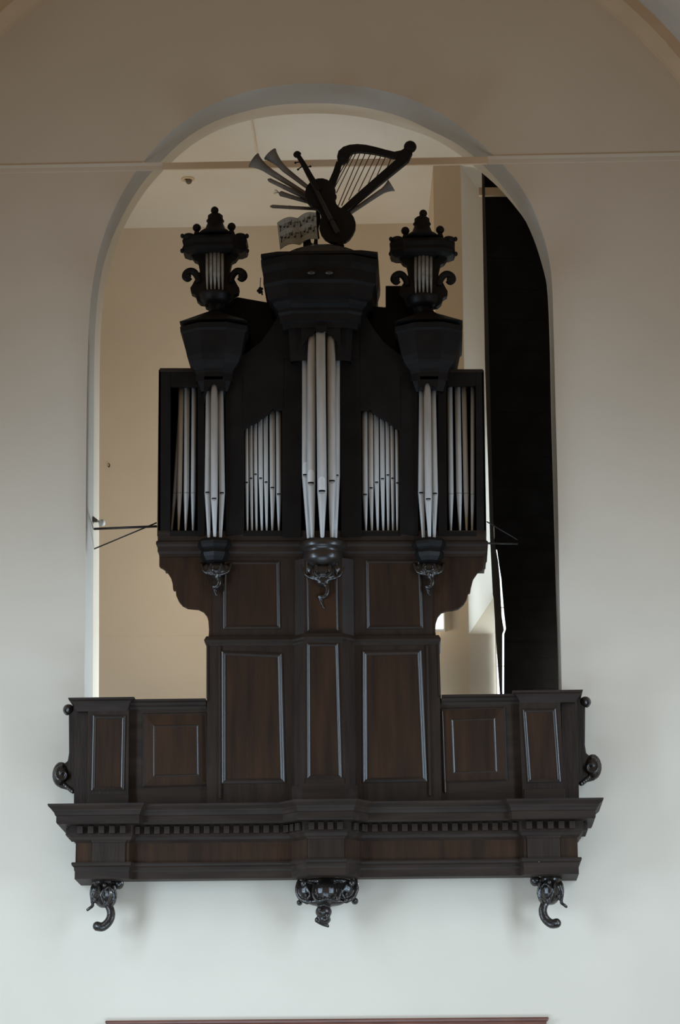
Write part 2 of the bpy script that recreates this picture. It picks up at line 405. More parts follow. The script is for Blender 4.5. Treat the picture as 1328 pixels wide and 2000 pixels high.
# boards
mb = MB(); mb.prism([(250,1372),(404,1370),(404,1592),(250,1595)], YW, -.30); mb.build('wing_board', OAK_H, g)
mb = MB(); mb.prism([(856,1364),(1016,1360),(1020,1584),(862,1587)], YW, -.30); mb.build('wing_board', OAK_H, g)
mb = MB(); mb.prism([(146,1372),(175,1372),(175,1598),(144,1598)], YW, .0); mb.build('end_board', OAK, g)
mb = MB(); mb.prism([(1096,1356),(1128,1355),(1131,1583),(1100,1584)], YW, .0); mb.build('end_board', OAK, g)
mb = MB(); mb.prism([(172,1374),(252,1373),(250,1594),(170,1595)], YE, -.2); mb.build('pilaster', OAK, g)
mb = MB(); mb.prism([(1013,1362),(1094,1358),(1102,1582),(1022,1585)], YE, -.2); mb.build('pilaster', OAK, g)
panel(g, [(182,1397),(246,1397),(243,1544),(179,1544)], YE)
panel(g, [(1020,1385),(1085,1384),(1095,1527),(1030,1529)], YE)
# pilaster feet
mb = MB(); mb.prism([(172,1552),(251,1552),(250,1592),(170,1592)], YE-.012, YE+.02); mb.build('pilaster_foot', OAK_H, g, bevel=.004)
mb = MB(); mb.prism([(1024,1541),(1103,1539),(1104,1580),(1023,1582)], YE-.012, YE+.02); mb.build('pilaster_foot', OAK_H, g, bevel=.004)
# wing panels: raised and fielded
FIELD = [(0, 0), (0, .008), (.006, .012), (.014, .004), (.02, .0)]
for cs, inn in (([(281,1396),(401,1394),(403,1532),(281,1535)], [(301,1418),(386,1417),(387,1513),(301,1515)]),
                ([(863,1386),(983,1383),(988,1522),(869,1526)], [(883,1406),(965,1404),(969,1506),(887,1509)])):
    mb = MB(); a = [P(x, y, YW) for x, y in cs]; b = [P(x, y, YW-.022) for x, y in inn]
    mb.add([(p.x, YW-.004, p.z) for p in a]+[(p.x, YW-.022, p.z) for p in b], [(i, 4+i, 4+(i+1)%4, (i+1)%4) for i in range(4)]+[(7, 6, 5, 4)][::1])
    p = mb.build('panel', PANEL, g)
    mb = MB(); mb.frame(inn, YW-.022, [(-.008, 0), (0, .0038), (.008, 0)]); mb.build('bead', POLISH, p)
    mb = MB(); mb.frame([(cs[0][0]-2, cs[0][1]-2), (cs[1][0]+3, cs[1][1]-2), (cs[2][0]+3, cs[2][1]+3), (cs[3][0]-2, cs[3][1]+3)], YW, FIELD); mb.build('moulding', POLISH, p)
# vertical fillets beside the big case panels
for a in ([(407,1388),(411,1388),(413,1548),(409,1548)], [(862,1388),(865,1388),(871,1548),(867,1548)]):
    mb = MB(); mb.prism(a, YW-.016, YW); mb.build('fillet', POLISH, g, bevel=.005)
# cap rail
def cap(path, py0, py1, pxr, nm='cap_rail'):
    Y = path[1][1] if len(path) > 2 else path[0][1]
    zt = P(pxr, py0, Y-.07).z; zb = P(pxr, py1, Y).z; h = zt-zb
    mb = MB(); mb.sweep(path, [(-.12, zt), (.075, zt), (.07, zt-.018), (.045, zt-.03), (.03, zt-.05), (.012, zb+.02), (.0, zb), (-.12, zb)])
    return mb.build(nm, OAK_H, g)
xL = Px(146, YW, 1370); xR = Px(1128, YW, 1360)
cap([(xL+.03, .0), (xL+.03, YE), (Px(248, YE, 1370), YE), (Px(248, YE, 1370), YW)], 1362, 1389, 200)
cap([(Px(1016, YE, 1360), YW), (Px(1016, YE, 1360), YE), (xR-.03, YE), (xR-.03, .0)], 1348, 1372, 1060)
cap([(Px(250, YW, 1370), YW), (Px(403, YW, 1370), YW)], 1365, 1385, 330)
cap([(Px(862, YW, 1360), YW), (Px(1014, YW, 1360), YW)], 1356, 1376, 935)
# main cornice, dentils, frieze, base moulding: mitred round the end piers and the canted middle bay
xl, xr_ = Px(150, YW, 1640), Px(1127, YW, 1640)
e0, e1 = Px(181, YE, 1640), Px(246, YE, 1640); e2, e3 = Px(1029, YE, 1640), Px(1096, YE, 1640)
b0, b1, b2, b3 = Px(576, YW, 1640), Px(600, -.58, 1640), Px(674, -.58, 1640), Px(697, YW, 1640)
YB = -.52
path = [(xl, 0), (xl, YE+.02), (e0, YE+.015), (e1+.06, YE+.015), (e1+.06, YW), (b0-.02, YW), (b0-.02, YW-.03), (b1, YB-.05), (b2, YB-.05), (b3+.02, YW-.03), (b3+.02, YW), (e2-.06, YW), (e2-.06, YE+.015), (e3, YE+.015), (xr_, YE+.02), (xr_, 0)]
path = [(xl, 0), (xl, YE), (e1+.03, YE), (e1+.06, YW), (b0-.03, YW), (b1, YB-.05), (b2, YB-.05), (b3+.03, YW), (e2-.06, YW), (e2-.03, YE), (xr_, YE), (xr_, 0)]
def Z(py, off): return P(640, py, YW-off).z
top = Z(1566, .24)
prof = [(-.2, top), (.24, top), (.235, top-.02), (.20, top-.05), (.195, top-.062), (.185, top-.075), (.175, top-.10), (.165, top-.105), (.165, top-.165), (.155, top-.178),
        (.09, top-.178), (.07, top-.18), (.055, top-.185), (.055, top-.275), (.045, top-.285), (.03, top-.31), (.012, top-.325), (.0, top-.335), (-.2, top-.335)]
mb = MB(); mb.sweep(path, prof); mb.build('cornice', OAK_H, g)
zf = top-.335; zb_ = Z(1684, 0)
mb = MB(); mb.sweep(path, [(-.2, zf), (.0, zf), (.0, zb_), (-.2, zb_)]); mb.build('frieze', PANEL, g)
z1 = Z(1714, .0)
mb = MB(); mb.sweep(path, [(-.2, zb_+.01), (.03, zb_+.01), (.034, zb_-.005), (.028, zb_-.022), (.012, zb_-.035), (.010, zb_-.06), (.004, zb_-.075), (.004, z1), (-.16, z1), (-.16, zb_+.01)]); mb.build('base_moulding', OAK_H, g)
mb = MB(); mb.plan([(xl+.02, 0), (xl+.02, YW+.03), (xr_-.02, YW+.03), (xr_-.02, 0)], zb_+.06, zb_+.09); mb.build('floor_board', OAK_H, g)
mb = MB(); mb.plan([(xl+.02, 0), (xl+.02, YW+.03), (xr_-.02, YW+.03), (xr_-.02, 0)], top-.06, top-.02); mb.build('floor_board', OAK_H, g)
# shallow pilaster faces on the frieze
for a, b, yy in ((181, 245, YE), (1030, 1093, YE), (602, 672, YB-.05)):
    mb = MB(); mb.prism_w([(Px(a, yy, 1660), zf+.03), (Px(b, yy, 1660), zf+.03), (Px(b, yy, 1660), zb_), (Px(a, yy, 1660), zb_)], yy-.014, yy+.01); mb.build('frieze_block', OAK, g, bevel=.004)
    mb = MB(); mb.prism_w([(Px(a-2, yy, 1660), zf+.045), (Px(b+2, yy, 1660), zf+.045), (Px(b+2, yy, 1660), zf), (Px(a-2, yy, 1660), zf)], yy-.024, yy+.01); mb.build('frieze_block_cap', OAK_H, g, bevel=.006)
# dentils, one part each, sharing one mesh
dm = None; zd = top-.185
def dentil(x, y, ang):
    global dm
    if dm is None:
        m_ = MB(); m_.box(-.026, .026, -.045, .01, -.075, -.004); o = m_.build('dentil', OAK_H, g, bevel=.004); dm = o
    else:
        o = dm.copy(); C.objects.link(o)
    o.location = (x, y, zd); o.rotation_euler = (0, 0, ang); return o
for i in range(len(path)-1):
    a, b = Vector(path[i]), Vector(path[i+1]); L = (b-a).length
    d = (b-a)/L; nrm = Vector((d.y, -d.x))
    off = .055
    s0, s1 = (-.04, .04) if L > .5 else (0, 0)
    if L < .1: continue
    cnt = max(1, int(round(L/.091)))
    for k in range(cnt):
        p = a+d*(L*(k+.5)/cnt)+nrm*off
        dentil(p.x, p.y, math.atan2(d.y, d.x))
# scrolled side consoles at both ends of the parapet
def spiral(cx, cy, r_, turns, Y, start=0, sgn=1, n=26, rin=.18):
    out = []
    for i in range(n+1):
        t = i/n; a = start+sgn*turns*2*PI*t; rr = r_*(1-(1-rin)*t)
        p = P(cx, cy, Y); out.append(Vector((p.x+rr*PX*math.cos(a), Y-.02*t, p.z+rr*PX*math.sin(a))))
    return out
for s, X, name in ((1, lambda x: x, 'l'), (-1, lambda x: 1277-x, 'r')):
    dy = 0 if s == 1 else -15
    def D(lst): return [(X(x), y+dy) for x, y in lst]
    mb = MB(); mb.prism(D([(150,1378),(136,1380),(134,1396),(134.5,1470),(132,1486),(124,1492),(114,1488),(104,1508),(105,1522),(115,1537),(130,1541),(137,1547),(144,1548),(150,1540)]), -.24, -.17)
    sb = mb.build('scroll_console', OAK, g, bevel=.01)
    mb = MB()
    cx, cy = X(123), 1513+dy
    mb.tube(spiral(cx, cy, 16, 1.2, -.26, PI/2, s), [.020-.010*i/26 for i in range(27)], 8)
    q = P(X(119), 1513+dy, -.21); mb.ball(q, 17*PX, .07, 25*PX)
    mb.build('scroll', CARVE, sb, remesh=.007)
    mb = MB()
    mb.tube(spiral(X(133), 1387+dy, 8, 1.0, -.25, -PI/2, -s), [.016-.008*i/26 for i in range(27)], 8)
    q = P(X(134), 1386+dy, -.22); mb.ball(q, 11.5*PX, .05, 11*PX)
    mb.build('scroll', CARVE, sb, remesh=.007)
    mb = MB()
    for k in range(5):
        q = P(X(126+4*k), 1533+3.2*k+dy, -.24); mb.ball(q, .018, .025, .024, 8, 6)
    mb.build('leaf', CARVE, sb, remesh=.007)

# carved corbels under the gallery
def carve(par, name, blobs, tubes, vox=.008, m=CARVE):
    mb = MB()
    for (x, y, Y, rx, ry, rz) in blobs: mb.ball(P(x, y, Y), rx*PX, ry, rz*PX, 14, 9)
    for pts, rad in tubes:
        q = [P(x, y, Y) for x, y, Y in pts]
        if len(q) > 2: q = cr(q, 4)
        rr = [rad[0]*PX+(rad[1]-rad[0])*PX*i/(len(q)-1) for i in range(len(q))] if isinstance(rad, tuple) else [rad*PX]*len(q)
        mb.tube(q, rr, 8)
        mb.ball(q[0], rr[0], rr[0], rr[0], 8, 6); mb.ball(q[-1], rr[-1], rr[-1], rr[-1], 8, 6)
    return mb.build(name, m, par, remesh=vox)
def corbel_side(X, dy, lab):
    c = carve(g, 'carved_corbel', [(X(202), 1748+dy, -.25, 20, .13, 25), (X(201), 1724+dy, -.2, 22, .12, 12), (X(232), 1726+dy, -.2, 10, .06, 11), (X(183), 1745+dy, -.22, 8, .08, 18),
        (X(219), 1750+dy, -.22, 9, .09, 20)],
        [([(X(184), 1735+dy, -.32), (X(179), 1752+dy, -.30), (X(181), 1768+dy, -.28), (X(176), 1773+dy, -.26), (X(171), 1777+dy, -.25)], (3.5, 3.2)),
         ([(X(213), 1770+dy, -.26), (X(217), 1784+dy, -.27), (X(213), 1799+dy, -.28), (X(201), 1810+dy, -.28), (X(190), 1809+dy, -.27)], (8, 9.5)),
         ([(X(190), 1760+dy, -.36), (X(200), 1742+dy, -.41), (X(212), 1732+dy, -.38), (X(221), 1742+dy, -.34)], (3.2, 2.5)),
         ([(X(194), 1730+dy, -.36), (X(200), 1756+dy, -.41), (X(210), 1768+dy, -.37)], (2.5, 3.5)),
         ([(X(222), 1730+dy, -.30), (X(226), 1752+dy, -.27), (X(217), 1768+dy, -.28)], (3, 3))])
    for (x, y, r) in ((186, 1756, 3.2), (206, 1764, 4.5), (204, 1729, 4), (196, 1747, 3.5)):
        mb = MB(); mb.ball(P(X(x), y+dy, -.385), r*PX, .02, r*PX*1.3, 10, 7); mb.build('berry', POLISH, c)
    return c
corbel_side(lambda x: x, 0, '')
corbel_side(lambda x: 1277-x, -6, '')
c = carve(g, 'carved_corbel', [(602, 1741, -.25, 20, .10, 19), (672, 1738, -.25, 20, .10, 20), (637, 1742, -.32, 25, .13, 24), (637, 1722, -.25, 50, .12, 8), (637, 1762, -.28, 36, .09, 9),
        (585, 1763, -.2, 6, .05, 6), (693, 1760, -.2, 7, .05, 7), (632, 1781, -.28, 16, .09, 13), (634, 1796, -.27, 12, .07, 9)],
        [([(583, 1722, -.26), (580, 1738, -.27), (586, 1754, -.28), (600, 1762, -.3)], (4, 5)), ([(695, 1720, -.26), (697, 1735, -.27), (690, 1752, -.28), (676, 1760, -.3)], (4, 5)),
         ([(614, 1728, -.36), (612, 1748, -.40), (622, 1760, -.42), (634, 1756, -.44)], (4, 3)), ([(662, 1728, -.36), (664, 1746, -.40), (654, 1758, -.42), (642, 1756, -.44)], (4, 3)),
         ([(620, 1797, -.28), (630, 1804, -.28), (641, 1809, -.27)], (6, 3)), ([(598, 1730, -.33), (606, 1746, -.35), (600, 1756, -.33)], (3, 3)), ([(676, 1728, -.33), (668, 1744, -.35), (674, 1755, -.33)], (3, 3))])
for (x, y, r, Y) in ((598, 1748, 3.5, -.34), (616, 1755, 4, -.40), (660, 1754, 5, -.41), (676, 1746, 3.5, -.34), (640, 1788, 5, -.36), (624, 1776, 3.5, -.36), (593, 1725, 6, -.33), (687, 1724, 6, -.33)):
    mb = MB(); mb.ball(P(x, y, Y), r*PX, .022, r*PX*1.2, 10, 7); mb.build('berry', POLISH, c)
# two paper scraps
q = P(1050, 1680, YE-.02); mb = MB(); mb.add([(q.x-.02, q.y, q.z+.008), (q.x+.022, q.y, q.z-.012), (q.x+.012, q.y, q.z-.018), (q.x-.016, q.y, q.z-.008), (q.x, q.y-.004, q.z+.002)], [(0, 3, 2, 4), (0, 4, 1), (4, 2, 1)])
tag(mb.build('paper_scrap', WHITEP), 'tiny white scrap of paper stuck at the foot of the right-hand frieze block', 'paper')

# ================================================================== ORGAN CASE
K = -0.0140
organ = thing('pipe_organ', 'tall dark oak pipe organ with grey metal pipes rising from the balcony into the arch', 'organ', (0, -.1, Pz(1560, -.1)))
YC = -.44
# lower body with canted middle bay
mb = MB(); mb.prism([(404,1254),(858,1252),(862,1588),(404,1592)], YC, .10); mb.build('lower_case', OAK, organ)
mb = MB(); mb.prism([(403,1256),(407,1256),(407,1364),(403,1364)], YC-.012, YC+.3); mb.prism([(427,1262),(431,1262),(432,1560),(428,1560)], YC-.02, YC); mb.build('corner_stile', OAK, organ, bevel=.004)
mb = MB(); mb.prism([(854,1254),(858,1254),(861,1358),(857,1358)], YC-.012, YC+.3); mb.prism([(832,1260),(836,1260),(842,1555),(838,1555)], YC-.02, YC); mb.build('corner_stile', OAK, organ, bevel=.004)
BIG = [(0, 0), (0, .010), (.009, .0135), (.018, .0185), (.024, .0185), (.033, .0135), (.042, .010), (.045, .0)]
panel(organ, [(433,1272),(551,1276),(557,1529),(433,1531)], YC, prof=BIG)
panel(organ, [(708,1272),(823,1270),(834,1527),(709,1529)], YC, prof=BIG)
def bay(y0, y1, fx0, fx1, sx0, sx1, Yf, nm, m=OAK):
    z0, z1_ = P(632, y1, Yf).z, P(632, y0, Yf).z
    mb = MB(); mb.plan([(Px(sx0, YC, y0), YC+.01), (Px(fx0, Yf, y0), Yf), (Px(fx1, Yf, y0), Yf), (Px(sx1, YC, y0), YC+.01)], z0, z1_)
    return mb.build(nm, m, organ)
YBY = -.55
bay(1250, 1586, 594, 673, 573, 694, YBY, 'middle_bay')
panel(organ, [(599,1256),(661,1256),(668,1520),(600,1521)], YBY)
bay(1530, 1586, 590, 678, 568, 700, YBY-.02, 'bay_foot', OAK_H)
bay(1520, 1532, 597, 671, 590, 690, YBY-.012, 'bay_foot', OAK_H)
# horizontal band between the two panel tiers
def band(path, lv, pyref, nm, m=OAK_H, k=K, par=None):
    Y0 = min(p[1] for p in path); z = P(632, pyref, Y0).z
    mb = MB(); mb.sweep(path, [(o*PX, z+h*PX) for o, h in lv], k); return mb.build(nm, m, par or organ)
pb = [(Px(405, YC, 1250), .1), (Px(405, YC, 1250), YC), (Px(573, YC, 1250), YC), (Px(597, YBY, 1250), YBY), (Px(668, YBY, 1250), YBY), (Px(690, YC, 1250), YC), (Px(855, YC, 1250), YC), (Px(855, YC, 1250), .1)]
band(pb, [(-20, 10), (2, 10), (4, 6), (6, 2), (5, -2), (2, -5), (1, -9), (-20, -9)], 1247, 'waist_moulding', k=-.008)
# upper neck board with curved brackets
LBK = [(311,1078),(311,1106),(320,1111),(328,1119),(334,1129),(337,1140),(338,1152),(343,1152),(344,1163),(349,1174),(356,1182),(366,1187),(376,1188),(387,1189),(397,1194),(404,1203),(407,1213),(408,1230),(407,1248)]
RBK = [(852,1246),(850,1232),(851,1216),(855,1204),(862,1196),(872,1192),(884,1191),(895,1188),(905,1180),(911,1170),(914,1158),(918,1157),(920,1145),(924,1130),(932,1118),(944,1108),(946,1092),(948,1078)]
mb = MB(); mb.prism([(415,1070)]+[(415,1248)]+[(845,1248),(845,1070)], YC+.02, .12); mb.build('upper_case', OAK, organ)
mb = MB(); mb.prism([(425,1076)]+LBK+[(425,1248)], YC+.03, YC+.10); mb.build('bracket_board', PANEL, organ, bevel=.004)
mb = MB(); mb.prism([(835,1248)]+RBK+[(835,1076)], YC+.03, YC+.10); mb.build('bracket_board', PANEL, organ, bevel=.004)
YU = YC+.02
panel(organ, [(436,1096),(546,1096),(548,1228),(436,1229)], YU, prof=BOL)
panel(organ, [(714,1094),(822,1094),(827,1228),(716,1229)], YU, prof=BOL)
bay(1090, 1242, 594, 668, 576, 690, YBY+.05, 'middle_bay')
panel(organ, [(598,1096),(659,1096),(661,1232),(600,1233)], YBY+.05, prof=[(i*.6, h*.6) for i, h in BOL])
# impost moulding under the pipes with three bulging tower feet
zi = [P(632, 1040, YC).z]
imp = [(Px(309, YC, 1060), .25), (Px(309, YC, 1060), YC), (Px(949, YC, 1060), YC), (Px(949, YC, 1060), .25)]
band(imp, [(-20, 8), (0, 8), (1, 4), (1, -12), (4, -15), (4, -20), (1, -24), (1, -34), (-2, -38), (-2, -44), (-20, -44)], 1044, 'impost')
def towerfoot(cx, pts, Yc, tilt=0, flat=None, nm='tower_foot'):
    """half-round or pointed foot of a pipe tower, profile [(radius px, py)]"""
    mb = MB(); x = Px(cx, Yc, 1070); pr = [(r*PX, P(cx, y, Yc-r*PX*.7).z) for r, y in pts]
    if flat is None: mb.lathe(x, Yc, pr, PI, 2*PI, 24)
    else: mb.lathe(x, Yc, pr, PI, 2*PI, flat, smooth=False); nm = 'pointed_tower_foot'
    mb.add([(x-pr[0][0], Yc, pr[0][1]), (x, Yc-pr[0][0], pr[0][1]), (x+pr[0][0], Yc, pr[0][1])], [(0, 1, 2)])
    n0 = len(pts); return mb.build(nm, POLISH if flat is None else OAK_DIM_P, organ)
towerfoot(631, [(1, 1050), (43, 1052), (46, 1056), (47, 1062), (44, 1068), (38, 1072), (38, 1077), (40, 1082), (38, 1090), (31, 1098), (24, 1106), (10, 1112), (1, 1114)], YC)
for cx in (420, 838):
    towerfoot(cx, [(1, 1049), (33, 1051), (36, 1056), (36, 1062), (32, 1068), (28, 1072), (30, 1078), (27, 1086), (22, 1094), (14, 1100), (1, 1104)], YC+.02, flat=4)
# carved drops below the tower feet
def drop(cx, cy, s, Y):
    f = lambda dx: cx+dx*s
    h = lambda dy: cy+dy*s
    c = carve(organ, 'carved_drop', [(f(0), h(0), Y, 26, .10, 17), (f(-24), h(-6), Y+.04, 13, .06, 13), (f(24), h(-6), Y+.04, 13, .06, 13), (f(0), h(18), Y, 15, .07, 12)] if s == 1 else
          [(f(0), h(0), Y, 19, .08, 13), (f(-22), h(-3), Y+.03, 8, .05, 10), (f(22), h(-3), Y+.03, 8, .05, 10), (f(0), h(16), Y, 11, .05, 9)],
        [([(f(-40), h(-14), Y+.03), (f(-34), h(4), Y), (f(-20), h(12), Y-.02), (f(-6), h(14), Y-.05)], (4, 3)), ([(f(40), h(-14), Y+.03), (f(34), h(4), Y), (f(20), h(12), Y-.02), (f(6), h(14), Y-.05)], (4, 3)),
         ([(f(-14), h(-14), Y-.08), (f(-16), h(0), Y-.10), (f(-8), h(8), Y-.11)], (3, 2.5)), ([(f(14), h(-14), Y-.08), (f(16), h(0), Y-.10), (f(8), h(8), Y-.11)], (3, 2.5)),
         ([(f(6), h(22), Y-.02), (f(9), h(36), Y-.03), (f(2), h(48), Y-.02), (f(-8), h(46), Y-.01), (f(-4), h(56), Y), (f(2), h(70), Y)], (6, 3))], .009)
drop(631, 1118, 1, -.50)
drop(422, 1112, .72, -.46)
drop(838, 1112, .72, -.46)

# frame of the pipe chest
def board(name, poly, Yf=YC, Yb=YC+.05, m=OAK_DIM, bevel=.004):
    mb = MB(); mb.prism(poly, Yf, Yb); return mb.build(name, m, organ, bevel=bevel)
q0, q1 = P(312, 722, YC), P(946, 1046, YC)
mb = MB(); mb.box(q0.x, q1.x, .24, .27, q1.z, q0.z); mb.build('back_board', INSIDE, organ)
for a in ([(310,722),(314,722),(313,1046),(307,1046)], [(941,723),(945,723),(950,1046),(946,1046)]):
    mb = MB(); mb.prism(a, YC, .27); mb.build('side_board', OAK, organ)
mb = MB(); mb.prism([(312,719),(385,719),(385,726),(312,726)], YC-.01, .27); mb.prism([(878,721),(943,721),(943,727),(878,727)], YC-.01, .27); mb.build('wing_lid', OAK_H, organ, kind='stuff')
mb = MB(); mb.prism([(314,1040),(946,1040),(946,1046),(314,1046)], YC+.02, .25); mb.build('chest_floor', INSIDE, organ)
mb = MB(); mb.box(q0.x+.02, q1.x-.02, YC+.06, .24, q0.z-.05, q0.z-.03); mb.build('chest_roof', INSIDE, organ)
board('stile', [(310,722),(333,722),(332,1042),(308,1042)]); board('stile', [(929,723),(945,723),(950,1042),(931,1042)])
board('top_rail', [(333,722),(392,722),(392,755),(333,755)]); board('top_rail', [(868,723),(929,723),(929,753),(868,753)])
mb = MB(); mb.prism([(338,906),(392,904),(392,909),(338,911)], YC+.2, YC+.24); mb.build('inner_rail', INSIDE, organ)
# tower stiles and flat-field stiles
for p in ([(386,730),(399,730),(400,1046),(386,1046)], [(440,730),(476,730),(476,1042),(441,1046)], [(551,640),(590,640),(588,1048),(551,1048)], [(664,640),(704,640),(706,1048),(666,1048)],
          [(779,730),(816,730),(817,1046),(781,1042)], [(855,730),(871,730),(873,1046),(856,1046)]):
    board('stile', p, YC-.02, YC+.05)
board('bottom_rail', [(331,1037),(392,1037),(392,1048),(331,1048)], YC-.005); board('bottom_rail', [(474,1037),(553,1037),(553,1048),(474,1048)], YC-.005)
board('bottom_rail', [(702,1038),(784,1038),(784,1048),(702,1048)], YC-.005); board('bottom_rail', [(868,1038),(932,1038),(932,1048),(868,1048)], YC-.005)
board('bottom_rail', [(396,1053),(444,1053),(444,1060),(396,1060)], YC-.02); board('bottom_rail', [(812,1055),(860,1055),(860,1062),(812,1062)], YC-.02)
# carved pipe shades above the flat fields, curved upper edge
shL = [(476,1000),(476,842),(480,836),(486,837),(488,830),(494,829),(496,826),(502,826),(505,820),(511,816),(516,814),(519,810),(525,809),(528,800),(533,797),(537,803),(549,802),(552,806),(552,1000)]
shL = [(474,842),(480,835),(486,834),(489,829),(495,828),(499,826),(504,822),(509,818),(515,814),(520,811),(525,807),(529,801),(533,797),(538,801),(549,801),(553,801),
       (556,600),(545,612),(530,640),(508,668),(480,690),(455,702),(455,735),(474,735)]
board('pipe_shade', shL, YC-.025, YC+.02)
shR = [(782,842),(778,838),(771,836),(769,830),(763,829),(760,826),(755,822),(751,819),(744,817),(740,813),(733,809),(729,806),(723,799),(718,802),(704,801),
       (702,600),(712,612),(728,640),(750,668),(778,690),(802,702),(802,735),(782,735)]
board('pipe_shade', shR, YC-.025, YC+.02)
# ---- pipes
def pipe(toe, mouth, topp, w, Y, ytop_off=0, slot=True, shield=None, par=None, foot=2.6, m=TIN, nm='pipe', lip=True):
    par = par or organ
    a = P(toe[0], toe[1], Y); b = P(mouth[0], mouth[1], Y); c_ = P(topp[0], topp[1], Y); r = w*PX/2
    mb = MB(); d = (b-a)
    mb.tube([a, a+d*.04, b-d*.04, b, b+(c_-b)*.01, c_], [foot*PX*.6, foot*PX*.75, r*.97, r, r*1.0, r], 18)
    p = mb.build(nm, m, par)
    if slot:
        up = (c_-b).normalized(); rt = Vector((1, 0, 0)); rt = (rt-up*rt.dot(up)).normalized()
        def wrap(cen, hw, lo, hi, rr, n=8, shape=None):
            """patch lying on the pipe's round front"""
            vs = []; fs = []
            for i in range(n+1):
                u = -1+2*i/n; x = u*hw; yy = -math.sqrt(max(rr*rr-x*x, 0))
                l, h_ = (lo, hi) if shape is None else shape(u)
                for t in (l, h_): vs.append(cen+rt*x+Vector((0, yy, 0))+up*t)
            for i in range(n): fs.append((2*i, 2*i+2, 2*i+3, 2*i+1))
            return vs, fs
        h = max(.012, min(.022, w*PX*.17)); hw = r*.68
        mb = MB(); mb.add(*wrap(b, hw, -h/2, h/2, r*1.035)); mb.build('mouth', SLOT, p)
        if lip:
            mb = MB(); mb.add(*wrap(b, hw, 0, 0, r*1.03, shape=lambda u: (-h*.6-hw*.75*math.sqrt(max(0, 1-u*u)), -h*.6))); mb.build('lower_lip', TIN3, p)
            if shield:
                hs = shield*PX
                mb = MB(); mb.add(*wrap(b, hw*1.1, 0, 0, r*1.03, shape=lambda u: (h*.6, h*.6+hs*.75+hs*.25*math.sqrt(max(0, 1-u*u))))); mb.build('upper_lip', TIN2, p)
    return p
# centre tower: five pipes on a half round
for toe, mo, tp, wd, Y, sh in (((603, 1053), (597, 929), (597.5, 655), 15, -.50, 24), ((655, 1053), (656.5, 930), (656.5, 655), 15, -.50, 0),
                               ((610.5, 1053), (607.5, 945), (609, 645), 17, -.58, 25), ((648, 1053), (648.5, 941), (646.5, 645), 17, -.58, 0), ((629.5, 1053), (629, 961), (626, 640), 18.5, -.64, 27)):
    pipe(toe, mo, tp, wd, Y, shield=sh or None, foot=5)
mbx = None
# ragged carved shade over the centre pipes
for poly, Y in (([(588,636),(588,690),(590,678),(593,670),(597,667),(599,664),(602,657),(607,655),(610,656),(614,648),(617,646),(617,636)], -.645),
                ([(616,636),(617,650),(620,647),(625,649),(630,649),(634,646),(638,650),(638,636)], -.70),
                ([(637,636),(637,648),(640,655),(645,654),(650,658),(654,662),(659,668),(662,680),(665,692),(665,636)], -.645)):
    mb = MB(); mb.prism(poly, Y, Y+.02); mb.build('pipe_shade', OAK_DIM, organ)
# side towers: three pipes each, middle one forward
for toes, mos, tops, ws in (((408, 419.5, 430.5), ((405.5, 963), (418.5, 975), (433.5, 964)), ((408, 752), (418.5, 744), (430, 750)), (12, 13.5, 12)),
                            ((827, 839, 848), ((822.5, 963.7), (836.5, 976), (849.5, 965)), ((824.5, 750), (834.5, 743), (845, 750)), (12, 14, 12))):
    for i, Y in ((0, -.47), (2, -.47), (1, -.54)):
        pipe((toes[i], 1054), mos[i], tops[i], ws[i], Y, foot=3.8)
for poly, Y in (([(398,735),(398,790),(401,775),(405,760),(409,755),(412,752),(414,749),(423,749),(427,755),(432,756),(437,764),(439,780),(441,735)], -.60),
                ([(816,735),(817,775),(819,757),(824,753),(828,751),(831,747),(838,746),(842,752),(847,754),(851,758),(853,775),(856,735)], -.60)):
    mb = MB(); mb.prism(poly, Y, Y+.02); mb.build('pipe_shade', OAK_DIM, organ)
# flat fields
YPF = YC+.03+.05
LFx = [(478, 485, 483, 943), (486.5, 493.5, 492, 935), (495, 502.3, 501, 927), (504.5, 513, 511.5, 935), (515, 523.5, 521, 942.5), (526.5, 537, 532, 953.5), (539, 549.5, 544.7, 966)]
for (a, b, t_, m_), tp in zip(LFx, (832, 827, 823, 815, 806, 795, 797)):
    x = (a+b)/2; pipe((t_, 1038), (x+.5, m_), (x-.3, tp-6), b-a+.3, YPF, foot=2.8)
RFx = [(706.5, 717.5, 714.7, 967), (719, 728.5, 726.2, 954), (730, 739.3, 737.8, 943), (741.6, 750.6, 748.5, 936), (752.6, 760.4, 758.5, 928.5), (762, 769.3, 767.7, 935), (771.5, 778.7, 776.2, 944)]
for (a, b, t_, m_), tp in zip(RFx, (797, 797, 807, 815, 821, 827, 832)):
    x = (a+b)/2; pipe((t_, 1039), (x+1.0, m_), (x, tp-6), b-a+.3, YPF, foot=2.8)
# wing pipes (mouths turned away: only a seam shows)
def wing(toe, mo, tp, w_, Y=YPF+.05):
    p = pipe(toe, mo, tp, w_, Y, slot=False, foot=3)
    b = P(mo[0], mo[1], Y); r = w_*PX/2
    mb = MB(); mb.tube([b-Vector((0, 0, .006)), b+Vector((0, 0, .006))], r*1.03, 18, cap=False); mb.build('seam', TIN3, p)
wing((335, 1037), (341.5, 964), (354, 770), 8, YPF+.12)
wing((348.5, 1037), (350.5, 963.5), (354, 752), 10.3); wing((362.5, 1037), (364, 963.5), (365.3, 752), 10.8); wing((377, 1037), (377.5, 963.5), (379.3, 752), 9.8)
wing((880.4, 1039), (880.5, 965.5), (878, 750), 11); wing((898.3, 1039), (896.8, 964.5), (893.5, 750), 11.3); wing((911.3, 1039), (910.3, 964.5), (906, 750), 9.8); wing((922.1, 1039), (923, 966), (923, 750), 8)

